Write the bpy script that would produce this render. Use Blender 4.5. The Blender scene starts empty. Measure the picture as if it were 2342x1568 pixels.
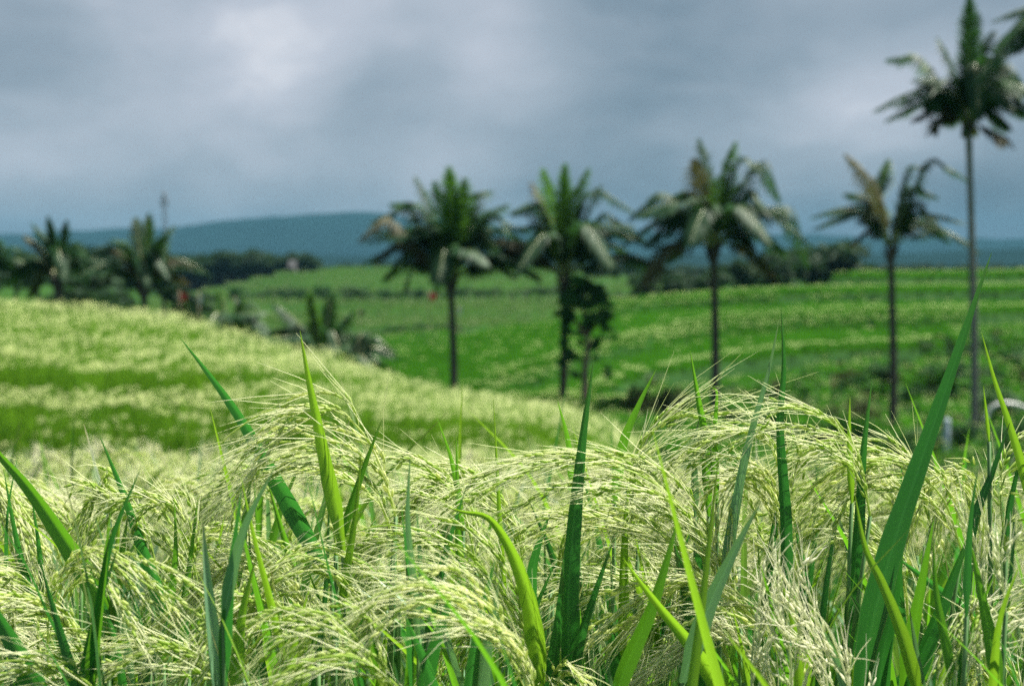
import bpy, math, random
import numpy as np
from mathutils import Vector
SC = bpy.context.scene
C = SC.collection
R = np.random.default_rng(7)
random.seed(7)

# ------------------------------------------------------------------ camera
FPX = 50 / 36 * 2342.0
CAMZ = 1.2
PITCH = math.atan((784 - 600) / FPX)
cp, sp = math.cos(PITCH), math.sin(PITCH)
cam_d = bpy.data.cameras.new('camera'); cam = bpy.data.objects.new('camera', cam_d); C.objects.link(cam)
cam.location = (0, 0, CAMZ); cam.rotation_euler = (math.pi / 2 - PITCH, 0, 0)
cam_d.lens = 50; cam_d.sensor_width = 36; cam_d.clip_start = 0.05; cam_d.clip_end = 20000
cam_d.dof.use_dof = True; cam_d.dof.focus_distance = 1.22; cam_d.dof.aperture_fstop = 7.0
SC.camera = cam

def W(u, v, D):
    """point seen at u,v (picture 2342x1568) at depth y = D"""
    a = (u - 1171) / FPX; b = -(v - 784) / FPX
    y = cp + b * sp; z = -sp + b * cp
    return np.array([a / y * D, D, CAMZ + z / y * D])

# ------------------------------------------------------------------ world, sun, exposure
SUN_AZ, SUN_EL = math.radians(52), math.radians(60)      # to the right of the view, ahead of the camera
w = bpy.data.worlds.new('World'); SC.world = w; w.use_nodes = True
nt = w.node_tree; nt.nodes.clear()
def N(tree, t, **kw):
    n = tree.nodes.new(t)
    for k, v in kw.items():
        if k.startswith('i_'):
            key = k[2:]; key = int(key) if key.isdigit() else key.replace('_', ' ')
            n.inputs[key].default_value = v
        else: setattr(n, k, v)
    return n
def L(tree, a, b): tree.links.new(a, b)
def mth(tree, op, a, b=None, c=None, clamp=False):
    n = tree.nodes.new('ShaderNodeMath'); n.operation = op; n.use_clamp = clamp
    for i, x in enumerate((a, b, c)):
        if x is None: continue
        if isinstance(x, (int, float)): n.inputs[i].default_value = x
        else: tree.links.new(x, n.inputs[i])
    return n.outputs[0]
def ramp(tree, fac, stops, interp='LINEAR'):
    n = tree.nodes.new('ShaderNodeValToRGB'); n.color_ramp.interpolation = interp
    e = n.color_ramp.elements
    while len(e) < len(stops): e.new(0.5)
    for i, (p, c) in enumerate(stops):
        e[i].position = p; e[i].color = (*c, 1)
    tree.links.new(fac, n.inputs[0]); return n.outputs[0]
sky = N(nt, 'ShaderNodeTexSky', sky_type='NISHITA', sun_disc=False, sun_elevation=SUN_EL, sun_rotation=SUN_AZ)
tc = N(nt, 'ShaderNodeTexCoord')
wn = N(nt, 'ShaderNodeTexNoise', i_Scale=4.0, i_Detail=7.0); L(nt, tc.outputs['Generated'], wn.inputs['Vector'])
vs = N(nt, 'ShaderNodeVectorMath', operation='SUBTRACT'); L(nt, wn.outputs['Color'], vs.inputs[0]); vs.inputs[1].default_value = (.5, .5, .5)
vm = N(nt, 'ShaderNodeVectorMath', operation='SCALE'); L(nt, vs.outputs[0], vm.inputs[0]); vm.inputs['Scale'].default_value = 0.13
va = N(nt, 'ShaderNodeVectorMath', operation='ADD'); L(nt, tc.outputs['Generated'], va.inputs[0]); L(nt, vm.outputs[0], va.inputs[1])
cn = N(nt, 'ShaderNodeTexNoise', i_Scale=4.5, i_Detail=7.0, i_Roughness=0.52)
mp = N(nt, 'ShaderNodeMapping'); mp.inputs['Location'].default_value = (1.7, 0.3, 4.1); mp.inputs['Scale'].default_value = (1, 1, 2.2)
L(nt, va.outputs[0], mp.inputs[0]); L(nt, mp.outputs[0], cn.inputs['Vector'])
val = mth(nt, 'MULTIPLY_ADD', cn.outputs['Fac'], 1.25, -0.22)
# cloud masses: u, v of their middle, angular radius in degrees, strength
for (u, v, r, s) in [(500, -60, 7, .20), (200, 200, 8, .08), (320, 345, 8, .14), (690, 150, 2.6, .16), (620, 90, 4, .05), (900, 330, 6, .10), (1150, 150, 2.4, .13),
                     (1060, 320, 4, .08), (2000, 250, 3.4, .17), (1960, 350, 4, .08), (860, 180, 3.0, -.12), (1450, 100, 8, -.05), (1500, 330, 5, -.03), (2300, 430, 5, -.05)]:
    d = W(u, v, 1.0) - np.array([0, 0, CAMZ]); d /= np.linalg.norm(d)
    dist = N(nt, 'ShaderNodeVectorMath', operation='DISTANCE'); L(nt, va.outputs[0], dist.inputs[0]); dist.inputs[1].default_value = tuple(d)
    mr = N(nt, 'ShaderNodeMapRange', interpolation_type='SMOOTHERSTEP'); L(nt, dist.outputs['Value'], mr.inputs['Value'])
    mr.inputs['From Min'].default_value = 0; mr.inputs['From Max'].default_value = math.radians(r) * 1.6
    mr.inputs['To Min'].default_value = s; mr.inputs['To Max'].default_value = 0
    val = mth(nt, 'ADD', val, mr.outputs[0])
sx = N(nt, 'ShaderNodeSeparateXYZ'); L(nt, va.outputs[0], sx.inputs[0])
lowm = N(nt, 'ShaderNodeMapRange', interpolation_type='SMOOTHSTEP'); L(nt, sx.outputs['Z'], lowm.inputs['Value'])
lowm.inputs['From Min'].default_value = 0.0; lowm.inputs['From Max'].default_value = 0.085; lowm.inputs['To Min'].default_value = -0.36; lowm.inputs['To Max'].default_value = 0.0
val = mth(nt, 'ADD', val, lowm.outputs[0])
ccol = ramp(nt, val, [(0.0, (.046, .072, .096)), (0.25, (.094, .126, .156)), (0.52, (.158, .187, .220)), (0.78, (.236, .254, .290)), (1.0, (.38, .38, .40))])
skm = N(nt, 'ShaderNodeVectorMath', operation='SCALE'); L(nt, sky.outputs[0], skm.inputs[0]); skm.inputs['Scale'].default_value = 1.0
clm = N(nt, 'ShaderNodeVectorMath', operation='SCALE'); L(nt, ccol, clm.inputs[0]); clm.inputs['Scale'].default_value = 0.92 / 0.1
mx = N(nt, 'ShaderNodeMix', data_type='RGBA'); mx.inputs['Factor'].default_value = 0.975
L(nt, skm.outputs[0], mx.inputs['A']); L(nt, clm.outputs[0], mx.inputs['B'])
bg = N(nt, 'ShaderNodeBackground'); bg.inputs['Strength'].default_value = 0.1; L(nt, mx.outputs['Result'], bg.inputs['Color'])
wo = N(nt, 'ShaderNodeOutputWorld'); L(nt, bg.outputs[0], wo.inputs['Surface'])
sd = bpy.data.lights.new('sun', 'SUN'); sd.energy = 5.0; sd.angle = math.radians(0.6); sd.color = (1.0, 0.955, 0.86)
sun = bpy.data.objects.new('sun', sd); C.objects.link(sun)
dirs = Vector((math.sin(SUN_AZ) * math.cos(SUN_EL), math.cos(SUN_AZ) * math.cos(SUN_EL), math.sin(SUN_EL)))
sun.rotation_euler = dirs.to_track_quat('Z', 'Y').to_euler(); sun.location = (0, 0, 50)
SC.view_settings.view_transform = 'Standard'; SC.view_settings.look = 'None'; SC.view_settings.gamma = 1; SC.view_settings.exposure = 1.27
SC.render.engine = 'CYCLES'
SC.cycles.max_bounces = 7; SC.cycles.diffuse_bounces = 4; SC.cycles.transmission_bounces = 4; SC.cycles.glossy_bounces = 2; SC.cycles.volume_bounces = 0
SC.cycles.use_denoising = False

# ------------------------------------------------------------------ helpers
def tag(o, label=None, cat=None, group=None, kind=None):
    for k, v in (('label', label), ('category', cat), ('group', group), ('kind', kind)):
        if v: o[k] = v
    return o
def empty(name, loc, label=None, cat=None, group=None):
    o = bpy.data.objects.new(name, None); C.objects.link(o); o.location = tuple(loc); o.empty_display_size = .1
    return tag(o, label, cat, group)
class MB:
    def __init__(s): s.v = []; s.q = []; s.t = []; s.uv = []; s.c = []; s.n = 0
    def add(s, v, quads=None, tris=None, uv=None, col=None):
        v = np.asarray(v, float).reshape(-1, 3); n = len(v)
        s.v.append(v)
        if quads is not None and len(quads): s.q.append(np.asarray(quads, int).reshape(-1, 4) + s.n)
        if tris is not None and len(tris): s.t.append(np.asarray(tris, int).reshape(-1, 3) + s.n)
        s.uv.append(np.zeros((n, 2)) if uv is None else np.asarray(uv, float).reshape(-1, 2))
        c = np.ones((n, 4)); 
        if col is not None: c[:] = col
        s.c.append(c); s.n += n
    def mesh(s, name, mat, smooth=True):
        me = bpy.data.meshes.new(name)
        v = np.concatenate(s.v) if s.v else np.zeros((0, 3))
        q = np.concatenate(s.q) if s.q else np.zeros((0, 4), int)
        t = np.concatenate(s.t) if s.t else np.zeros((0, 3), int)
        me.vertices.add(len(v)); me.vertices.foreach_set('co', v.ravel())
        nl = len(q) * 4 + len(t) * 3
        li = np.concatenate([q.ravel(), t.ravel()]).astype(np.int32)
        me.loops.add(nl); me.loops.foreach_set('vertex_index', li)
        me.polygons.add(len(q) + len(t))
        st = np.concatenate([np.arange(len(q)) * 4, len(q) * 4 + np.arange(len(t)) * 3]).astype(np.int32)
        me.polygons.foreach_set('loop_start', st)
        me.update(calc_edges=True)
        me.polygons.foreach_set('use_smooth', np.full(len(q) + len(t), smooth))
        uvl = me.uv_layers.new(name='UVMap'); uv = np.concatenate(s.uv)[li]; uvl.data.foreach_set('uv', uv.ravel())
        ca = me.color_attributes.new('tint', 'FLOAT_COLOR', 'POINT'); ca.data.foreach_set('color', np.concatenate(s.c).ravel())
        if mat: me.materials.append(mat)
        me.validate(); return me
    def build(s, name, mat, parent=None, smooth=True):
        o = bpy.data.objects.new(name, s.mesh(name, mat, smooth)); C.objects.link(o)
        if parent: o.parent = parent
        return o
def place(name, me, parent=None, loc=None, rot=None, scl=None):
    o = bpy.data.objects.new(name, me); C.objects.link(o)
    if parent: o.parent = parent
    if loc is not None: o.location = tuple(loc)
    if rot is not None: o.rotation_euler = rot
    if scl is not None: o.scale = (scl,) * 3 if isinstance(scl, (int, float)) else scl
    return o
def copy_tree(o, parent=None):
    c = o.copy(); C.objects.link(c); c.parent = parent
    for ch in o.children: copy_tree(ch, c)
    return c
def curve(pts, n):
    """Catmull-Rom through pts, n samples evenly spaced by length"""
    P = np.asarray(pts, float)
    if len(P) == 2:
        t = np.linspace(0, 1, n)[:, None]; return P[0] * (1 - t) + P[1] * t
    Q = np.vstack([2 * P[0] - P[1], P, 2 * P[-1] - P[-2]]); out = []
    for i in range(1, len(Q) - 2):
        t = np.linspace(0, 1, 16, endpoint=False)[:, None]
        a, b, c, d = Q[i - 1], Q[i], Q[i + 1], Q[i + 2]
        out.append(.5 * ((2 * b) + (-a + c) * t + (2 * a - 5 * b + 4 * c - d) * t ** 2 + (-a + 3 * b - 3 * c + d) * t ** 3))
    out.append(P[-1:]); F = np.vstack(out)
    s = np.r_[0, np.cumsum(np.linalg.norm(np.diff(F, axis=0), axis=1))]
    x = np.linspace(0, s[-1], n)
    return np.stack([np.interp(x, s, F[:, k]) for k in range(3)], 1)
def unit(a): return a / np.maximum(np.linalg.norm(a, axis=-1, keepdims=True), 1e-9)
def tangents(P): return unit(np.gradient(P, axis=0))
def tube(mb, P, r, sides=6, col=None, cap=True):
    P = np.asarray(P, float); n = len(P); T = tangents(P)
    ref = np.tile([0.31, -0.9, 0.2], (n, 1)); A = unit(np.cross(T, ref)); B = np.cross(T, A)
    r = np.broadcast_to(np.asarray(r, float), (n,))
    th = np.arange(sides) / sides * 2 * math.pi
    ring = P[:, None] + r[:, None, None] * (np.cos(th)[None, :, None] * A[:, None] + np.sin(th)[None, :, None] * B[:, None])
    i = np.arange(n - 1)[:, None] * sides; j = np.arange(sides)[None]; k = (j + 1) % sides
    q = np.stack([i + j, i + k, i + sides + k, i + sides + j], -1).reshape(-1, 4)
    uv = np.stack(np.broadcast_arrays(j / sides, np.linspace(0, 1, n)[:, None]), -1).reshape(-1, 2)
    tr = []
    if cap:
        for e in (0, (n - 1) * sides):
            for m in range(1, sides - 1): tr.append([e, e + m, e + m + 1])
    mb.add(ring, q, tr, uv, col)
def box(mb, c, s, col=None):
    c = np.array(c, float); s = np.array(s, float) / 2
    v = np.array([[x, y, z] for x in (-1, 1) for y in (-1, 1) for z in (-1, 1)]) * s + c
    mb.add(v, [[0, 1, 3, 2], [4, 6, 7, 5], [0, 4, 5, 1], [2, 3, 7, 6], [0, 2, 6, 4], [1, 5, 7, 3]], col=col)

# ------------------------------------------------------------------ materials
def mat(name):
    m = bpy.data.materials.new(name); m.use_nodes = True; m.node_tree.nodes.clear(); return m, m.node_tree
def finish(t, sh):
    o = N(t, 'ShaderNodeOutputMaterial'); L(t, sh, o.inputs['Surface'])
def mixc(t, f, a, b, mode='MIX'):
    n = N(t, 'ShaderNodeMix', data_type='RGBA', blend_type=mode)
    for k, x in (('Factor', f), ('A', a), ('B', b)):
        if isinstance(x, tuple): n.inputs[k].default_value = (*x, 1)
        elif isinstance(x, (int, float)): n.inputs[k].default_value = x
        else: L(t, x, n.inputs[k])
    return n.outputs['Result']
def leaf_shader(t, col, trans_col, tf, rough, spec=.5, bump=None):
    p = N(t, 'ShaderNodeBsdfPrincipled', i_Roughness=rough); p.inputs['Specular IOR Level'].default_value = spec
    L(t, col, p.inputs['Base Color'])
    if bump is not None: L(t, bump, p.inputs['Normal'])
    tr = N(t, 'ShaderNodeBsdfTranslucent'); L(t, trans_col, tr.inputs['Color'])
    ms = N(t, 'ShaderNodeMixShader'); ms.inputs[0].default_value = tf
    L(t, p.outputs[0], ms.inputs[1]); L(t, tr.outputs[0], ms.inputs[2]); finish(t, ms.outputs[0])
def mat_blade(name, dark, light, trans, tf=.42, rough=.42, tipcol=(.34, .28, .10), tipamt=.5):
    m, t = mat(name)
    uv = N(t, 'ShaderNodeUVMap'); s = N(t, 'ShaderNodeSeparateXYZ'); L(t, uv.outputs[0], s.inputs[0])
    oi = N(t, 'ShaderNodeObjectInfo')
    cb = N(t, 'ShaderNodeCombineXYZ'); L(t, mth(t, 'MULTIPLY', s.outputs[0], 26.0), cb.inputs[0]); L(t, mth(t, 'MULTIPLY', s.outputs[1], 2.5), cb.inputs[1]); L(t, mth(t, 'MULTIPLY', oi.outputs['Random'], 40.), cb.inputs[2])
    no = N(t, 'ShaderNodeTexNoise', i_Scale=1.0, i_Detail=2.0); L(t, cb.outputs[0], no.inputs['Vector'])
    tx = N(t, 'ShaderNodeTexCoord')
    n2 = N(t, 'ShaderNodeTexNoise', i_Scale=22.0, i_Detail=3.0); L(t, tx.outputs['Object'], n2.inputs['Vector'])
    f = mth(t, 'ADD', mth(t, 'MULTIPLY', mth(t, 'SUBTRACT', no.outputs['Fac'], .5), 2.6), mth(t, 'MULTIPLY', n2.outputs['Fac'], .9)); f = mth(t, 'ADD', f, .05, clamp=True)
    f = mth(t, 'ADD', f, mth(t, 'MULTIPLY', mth(t, 'SUBTRACT', oi.outputs['Random'], .5), .35), clamp=True)
    col = mixc(t, f, dark, light)
    rib = mth(t, 'LESS_THAN', mth(t, 'ABSOLUTE', mth(t, 'SUBTRACT', s.outputs[0], .5)), .045)
    col = mixc(t, mth(t, 'MULTIPLY', rib, .45), col, tuple(min(1, x * 1.6 + .03) for x in light))
    edge = mth(t, 'GREATER_THAN', mth(t, 'ABSOLUTE', mth(t, 'SUBTRACT', s.outputs[0], .5)), .465)
    col = mixc(t, mth(t, 'MULTIPLY', edge, .5), col, (.30, .34, .14))
    tip = mth(t, 'MULTIPLY', mth(t, 'POWER', s.outputs[1], 9.0), tipamt * 2, clamp=True)
    col = mixc(t, tip, col, tipcol)
    tcn = mixc(t, mth(t, 'MULTIPLY', no.outputs['Fac'], .6), trans, tuple(x * .55 for x in trans))
    bp = N(t, 'ShaderNodeBump'); bp.inputs['Strength'].default_value = .35; bp.inputs['Distance'].default_value = .0012; L(t, no.outputs['Fac'], bp.inputs['Height'])
    leaf_shader(t, col, tcn, tf, rough, .45, bp.outputs[0]); return m
M_DEEP = mat_blade('blade_deep_green', (.014, .090, .026), (.065, .215, .045), (.05, .28, .03))
M_FRESH = mat_blade('blade_fresh_green', (.05, .20, .02), (.11, .30, .035), (.15, .42, .015), tf=.5)
M_YELLOW = mat_blade('blade_yellow_green', (.13, .30, .02), (.22, .42, .04), (.26, .50, .02), tf=.5, tipcol=(.3, .2, .08))
M_PALE = mat_blade('blade_pale_sheen', (.10, .24, .12), (.22, .38, .22), (.2, .45, .12), tf=.25, rough=.3)  # pale bluish sheen of the blades is put into the base colour
BL = {'d': M_DEEP, 'f': M_FRESH, 'y': M_YELLOW, 'p': M_PALE}
def mat_head(name, g0, g1, awn, tf=.3):
    m, t = mat(name)
    a = N(t, 'ShaderNodeAttribute', attribute_name='tint'); s = N(t, 'ShaderNodeSeparateColor'); L(t, a.outputs['Color'], s.inputs[0])
    oi = N(t, 'ShaderNodeObjectInfo')
    f = mth(t, 'ADD', s.outputs['Red'], mth(t, 'MULTIPLY', mth(t, 'SUBTRACT', oi.outputs['Random'], .5), .5), clamp=True)
    col = mixc(t, f, g0, g1); col = mixc(t, s.outputs['Green'], col, awn)
    p = N(t, 'ShaderNodeBsdfPrincipled', i_Roughness=.5); L(t, col, p.inputs['Base Color']); p.inputs['Specular IOR Level'].default_value = .3
    tr = N(t, 'ShaderNodeBsdfTranslucent'); L(t, col, tr.inputs['Color'])
    ms = N(t, 'ShaderNodeMixShader'); ms.inputs[0].default_value = tf
    L(t, p.outputs[0], ms.inputs[1]); L(t, tr.outputs[0], ms.inputs[2]); finish(t, ms.outputs[0]); return m
M_HEAD = mat_head('rice_head_green_cream', (.36, .54, .06), (.82, .86, .40), (.95, .96, .70), .5)
M_WHITE = mat_head('rice_head_white', (.60, .68, .34), (.88, .88, .66), (.94, .93, .74), .5)
def mat_simple_leaf(name, c0, c1, tr, tf=.3, rough=.5, scale=3.0, spec=.4):
    m, t = mat(name)
    g = N(t, 'ShaderNodeNewGeometry'); no = N(t, 'ShaderNodeTexNoise', i_Scale=scale, i_Detail=3.0); L(t, g.outputs['Position'], no.inputs['Vector'])
    a = N(t, 'ShaderNodeAttribute', attribute_name='tint'); s = N(t, 'ShaderNodeSeparateColor'); L(t, a.outputs['Color'], s.inputs[0])
    f = mth(t, 'ADD', mth(t, 'MULTIPLY', no.outputs['Fac'], .9), mth(t, 'MULTIPLY', s.outputs['Red'], .8)); f = mth(t, 'SUBTRACT', f, .45, clamp=True)
    col = mixc(t, f, c0, c1)
    tcn = N(t, 'ShaderNodeRGB'); tcn.outputs[0].default_value = (*tr, 1)
    leaf_shader(t, col, mixc(t, f, tuple(x * .6 for x in tr), tr), tf, rough, spec); return m
M_FIELDLEAF = mat_simple_leaf('field_blades', (.055, .20, .016), (.15, .34, .035), (.24, .50, .03), .5, .5, .6)
M_FIELDHEAD = mat_simple_leaf('field_heads', (.44, .56, .17), (.86, .88, .46), (.78, .84, .40), .45, .6, .6, .2)
M_FIELDLEAF2 = mat_simple_leaf('hill_blades', (.036, .145, .014), (.10, .28, .03), (.11, .40, .02), .42, .55, .12, .25)
M_FIELDHEAD2 = mat_simple_leaf('hill_heads', (.25, .42, .08), (.60, .68, .28), (.45, .56, .2), .35, .6, .12, .2)
M_FARLEAF = mat_simple_leaf('far_blades', (.08, .17, .035), (.20, .31, .08), (.16, .34, .06), .35, .6, .05)
M_FARHEAD = mat_simple_leaf('far_heads', (.18, .28, .10), (.36, .42, .20), (.3, .4, .15), .3, .6, .05)
M_FROND = mat_simple_leaf('palm_leaflets', (.012, .048, .020), (.034, .100, .036), (.06, .18, .035), .28, .55, 1.2, .2)
M_FRONDY = mat_simple_leaf('palm_leaflets_bright', (.03, .11, .02), (.07, .18, .03), (.12, .30, .03), .35, .5, 1.2, .25)
M_FRONDB = mat_simple_leaf('palm_leaflets_dry', (.05, .062, .03), (.15, .135, .07), (.13, .13, .04), .3, .6, 1.2, .2)
M_CROWN = mat_simple_leaf('tree_leaves', (.010, .035, .016), (.035, .085, .03), (.05, .13, .03), .2, .65, .5, .15)
M_BUSH = mat_simple_leaf('bush_leaves', (.012, .055, .018), (.05, .14, .035), (.06, .2, .04), .25, .6, 1.0, .12)
M_CLIMB = mat_simple_leaf('climber_leaves', (.02, .08, .03), (.07, .20, .05), (.09, .28, .04), .35, .55, 1.0, .25)
M_DRYBUSH = mat_simple_leaf('dry_bush_leaves', (.03, .065, .02), (.12, .14, .05), (.12, .16, .05), .25, .7, 1.0, .1)
M_PALEBUSH = mat_simple_leaf('pale_bush_leaves', (.05, .13, .04), (.16, .25, .11), (.12, .25, .06), .25, .6, 1.0, .15)
def mat_bark(name, a, b, sc=14.):
    m, t = mat(name); tx = N(t, 'ShaderNodeTexCoord')
    mp = N(t, 'ShaderNodeMapping'); mp.inputs['Scale'].default_value = (1, 1, 2.5); L(t, tx.outputs['Object'], mp.inputs[0])
    no = N(t, 'ShaderNodeTexNoise', i_Scale=sc, i_Detail=4.); L(t, mp.outputs[0], no.inputs['Vector'])
    p = N(t, 'ShaderNodeBsdfPrincipled', i_Roughness=.85); L(t, mixc(t, no.outputs['Fac'], a, b), p.inputs['Base Color'])
    bp = N(t, 'ShaderNodeBump', i_Strength=.6, i_Distance=.03); L(t, no.outputs['Fac'], bp.inputs['Height']); L(t, bp.outputs[0], p.inputs['Normal'])
    finish(t, p.outputs[0]); return m
M_TRUNK = mat_bark('palm_trunk_dark', (.035, .030, .026), (.11, .095, .085), 5.)
M_TRUNKL = mat_bark('palm_trunk_grey', (.10, .10, .10), (.26, .25, .24), 5.)
M_BARK = mat_bark('bark', (.05, .04, .03), (.13, .10, .08))
M_PINKBARK = mat_bark('bark_reddish', (.12, .08, .07), (.28, .19, .16))
def mat_plain(name, c, rough=.7, metal=0.):
    m, t = mat(name); tx = N(t, 'ShaderNodeTexCoord'); no = N(t, 'ShaderNodeTexNoise', i_Scale=6., i_Detail=3.); L(t, tx.outputs['Object'], no.inputs['Vector'])
    p = N(t, 'ShaderNodeBsdfPrincipled', i_Roughness=rough, i_Metallic=metal)
    L(t, mixc(t, mth(t, 'MULTIPLY', no.outputs['Fac'], .5), c, tuple(x * .6 for x in c)), p.inputs['Base Color']); finish(t, p.outputs[0]); return m
M_RED = mat_plain('red_cloth', (.75, .03, .035)); M_WCLOTH = mat_plain('white_cloth', (.75, .76, .74)); M_BAMBOO = mat_plain('bamboo', (.25, .2, .12))
M_STEEL = mat_plain('mast_steel', (.10, .12, .14), .6, .3); M_PIPE = mat_plain('white_plastic', (.78, .78, .74), .4); M_BLUEP = mat_plain('pale_blue_paint', (.42, .52, .60), .6)
M_ROOF = mat_plain('pale_roof', (.07, .072, .075), .9); M_WALL = mat_plain('house_wall', (.05, .05, .045)); M_YEL = mat_plain('yellow_rag', (.60, .52, .16)); M_DARKW = mat_plain('dark_wood', (.06, .045, .035))
M_CULM = mat_plain('rice_culm', (.09, .22, .05), .5); M_RACHIS = mat_plain('frond_stalk', (.30, .33, .16), .4)
def mat_ground():
    m, t = mat('terrace_soil_and_grass'); g = N(t, 'ShaderNodeNewGeometry')
    n1 = N(t, 'ShaderNodeTexNoise', i_Scale=.08, i_Detail=6.); L(t, g.outputs['Position'], n1.inputs['Vector'])
    n2 = N(t, 'ShaderNodeTexNoise', i_Scale=2.2, i_Detail=6., i_Roughness=.7); L(t, g.outputs['Position'], n2.inputs['Vector'])
    col = mixc(t, n1.outputs['Fac'], (.016, .055, .010), (.035, .09, .018))
    col = mixc(t, mth(t, 'MULTIPLY', mth(t, 'SUBTRACT', n2.outputs['Fac'], .42, clamp=True), 3.0, clamp=True), col, (.04, .08, .02))
    s = N(t, 'ShaderNodeSeparateXYZ'); L(t, g.outputs['True Normal'], s.inputs[0])
    st = N(t, 'ShaderNodeMapRange'); L(t, s.outputs[2], st.inputs['Value']); st.inputs['From Min'].default_value = .97; st.inputs['From Max'].default_value = .80; st.inputs['To Max'].default_value = .8
    col = mixc(t, st.outputs[0], col, (.028, .075, .022))
    p = N(t, 'ShaderNodeBsdfPrincipled', i_Roughness=1.); p.inputs['Specular IOR Level'].default_value = .0; L(t, col, p.inputs['Base Color'])
    bp = N(t, 'ShaderNodeBump', i_Strength=.8, i_Distance=.12); L(t, n2.outputs['Fac'], bp.inputs['Height']); L(t, bp.outputs[0], p.inputs['Normal'])
    finish(t, p.outputs[0]); return m
M_GROUND = mat_ground()
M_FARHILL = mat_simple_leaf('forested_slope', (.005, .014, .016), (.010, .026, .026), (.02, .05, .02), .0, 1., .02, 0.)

# ------------------------------------------------------------------ terrain
# per viewing column: canopy (top of the rice) as depth, picture row; the rice stands RH high on the ground
RH = 0.85
far = lambda z120, z150, z200, z230, z330, z400: [(120, z120, 'z'), (150, z150, 'z'), (200, z200, 'z'), (230, z230, 'z'), (330, z330, 'z'), (420, z400, 'z'), (1000, -6, 'z'), (5000, -8, 'z')]
COLS = {
 -500: [(3, 1130), (6, 1095), (10, 1062), (14.3, 1035), (14.8, 888), (15.6, 872), (15.8, 782), (17, 765), (17.2, 735), (18.5, 722), (18.8, 690), (22, 645), (25, 690), (36, 780), (60, 760), (110, 700)] + far(-2, -2.5, -3, -3, -4, -5),
 0: [(3, 1140), (6, 1100), (10, 1068), (14.3, 1042), (14.8, 888), (15.6, 878), (15.8, 795), (17, 786), (17.2, 757), (18.5, 745), (18.8, 712), (22, 672), (25, 710), (36, 800), (60, 770), (110, 700)] + far(-2.2, -2.8, -3.2, -3.4, -4, -5),
 350: [(3, 1140), (6, 1100), (10, 1064), (14.3, 1036), (14.8, 895), (15.6, 884), (15.8, 806), (17, 800), (17.2, 766), (18.5, 760), (18.8, 728), (21.5, 708), (24, 750), (36, 880), (60, 830), (110, 735)] + far(-3.6, -4.2, -4.9, -5.2, -7.0, -7),
 700: [(3, 1130), (6, 1095), (10, 1055), (14, 1022), (14.5, 885), (15.6, 880), (15.8, 818), (17, 815), (17.2, 803), (18.5, 800), (18.8, 794), (20.5, 790), (23, 860), (36, 930), (60, 850), (100, 790)] + far(-5, -5.0, -4.9, -3.9, -.1, -5),
 1000: [(3, 1125), (6, 1090), (10, 1055), (13.6, 1018), (14.2, 908), (16, 905), (16.2, 884), (17, 892), (17.2, 889), (18.5, 886), (18.8, 884), (19.5, 885), (22, 950), (38, 960), (60, 868), (92, 782)] + far(-4.9, -4.8, -4.6, -3.9, .7, -5),
 1250: [(3, 1115), (6, 1085), (10, 1060), (13.2, 1030), (13.8, 935), (15.5, 922), (15.8, 925), (16.3, 919), (16.6, 916), (17.2, 912), (17.5, 911), (18.5, 912), (22, 1000), (42, 960), (58, 868), (98, 702)] + far(-4.5, -4.9, -4.6, -3.9, .2, -5),
 1400: [(3, 1110), (6, 1080), (9.5, 1060), (12, 1040), (12.6, 968), (14, 958), (14.2, 958), (14.5, 955), (14.7, 953), (15, 952), (15.2, 953), (15.8, 960), (19, 1080), (42, 970), (58, 875), (108, 668)] + far(-4, -4.9, -4.6, -3.9, -2.2, -5),
 1500: [(3, 1120), (6, 1100), (8.5, 1100), (10, 1090), (10.5, 1085), (11.5, 1080), (11.8, 1080), (12, 1080), (12.2, 1085), (12.4, 1090), (12.6, 1095), (13, 1110), (16, 1200), (42, 985), (58, 885), (112, 658)] + far(-3, -4.9, -4.6, -3.9, -2, -5),
 1800: [(3, 1140), (6, 1130), (7, 1130), (8, 1135), (8.5, 1140), (9, 1145), (9.5, 1150), (10, 1160), (10.5, 1165), (11, 1175), (11.5, 1185), (12, 1200), (16, 1280), (42, 1015), (58, 905), (115, 622)] + far(-1.5, -4, -4.6, -4.5, -4.5, -5),
 2060: [(3, 1150), (6, 1140), (7, 1140), (8, 1145), (8.5, 1150), (9, 1155), (9.5, 1160), (10, 1170), (10.5, 1175), (11, 1185), (11.5, 1195), (12, 1210), (16, 1300), (42, 1045), (58, 915), (115, 597)] + far(-.5, -3, -4.6, -4.5, -4.5, -5),
 2342: [(3, 1150), (6, 1140), (7, 1140), (8, 1145), (8.5, 1150), (9, 1155), (9.5, 1160), (10, 1170), (10.5, 1175), (11, 1185), (11.5, 1195), (12, 1210), (16, 1300), (42, 1065), (58, 920), (115, 593)] + far(-.5, -3, -4.6, -4.5, -4.5, -5),
 2800: [(3, 1150), (6, 1140), (7, 1140), (8, 1145), (8.5, 1150), (9, 1155), (9.5, 1160), (10, 1170), (10.5, 1175), (11, 1185), (11.5, 1195), (12, 1210), (16, 1300), (42, 1065), (58, 920), (115, 590)] + far(-.5, -3, -4.6, -4.5, -4.5, -5),
}
UU = np.array(sorted(COLS), float); TD = []; TZ = []
for u in sorted(COLS):
    D = [0.0, 1.3]; Z = [.10, .10]
    for e in COLS[u]:
        D.append(e[0]); Z.append((W(1171, e[1], e[0])[2] - RH) if len(e) == 2 else e[1])
    TD.append(D); TZ.append(Z)
TD = np.array(TD, float); TZ = np.array(TZ, float)
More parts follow.
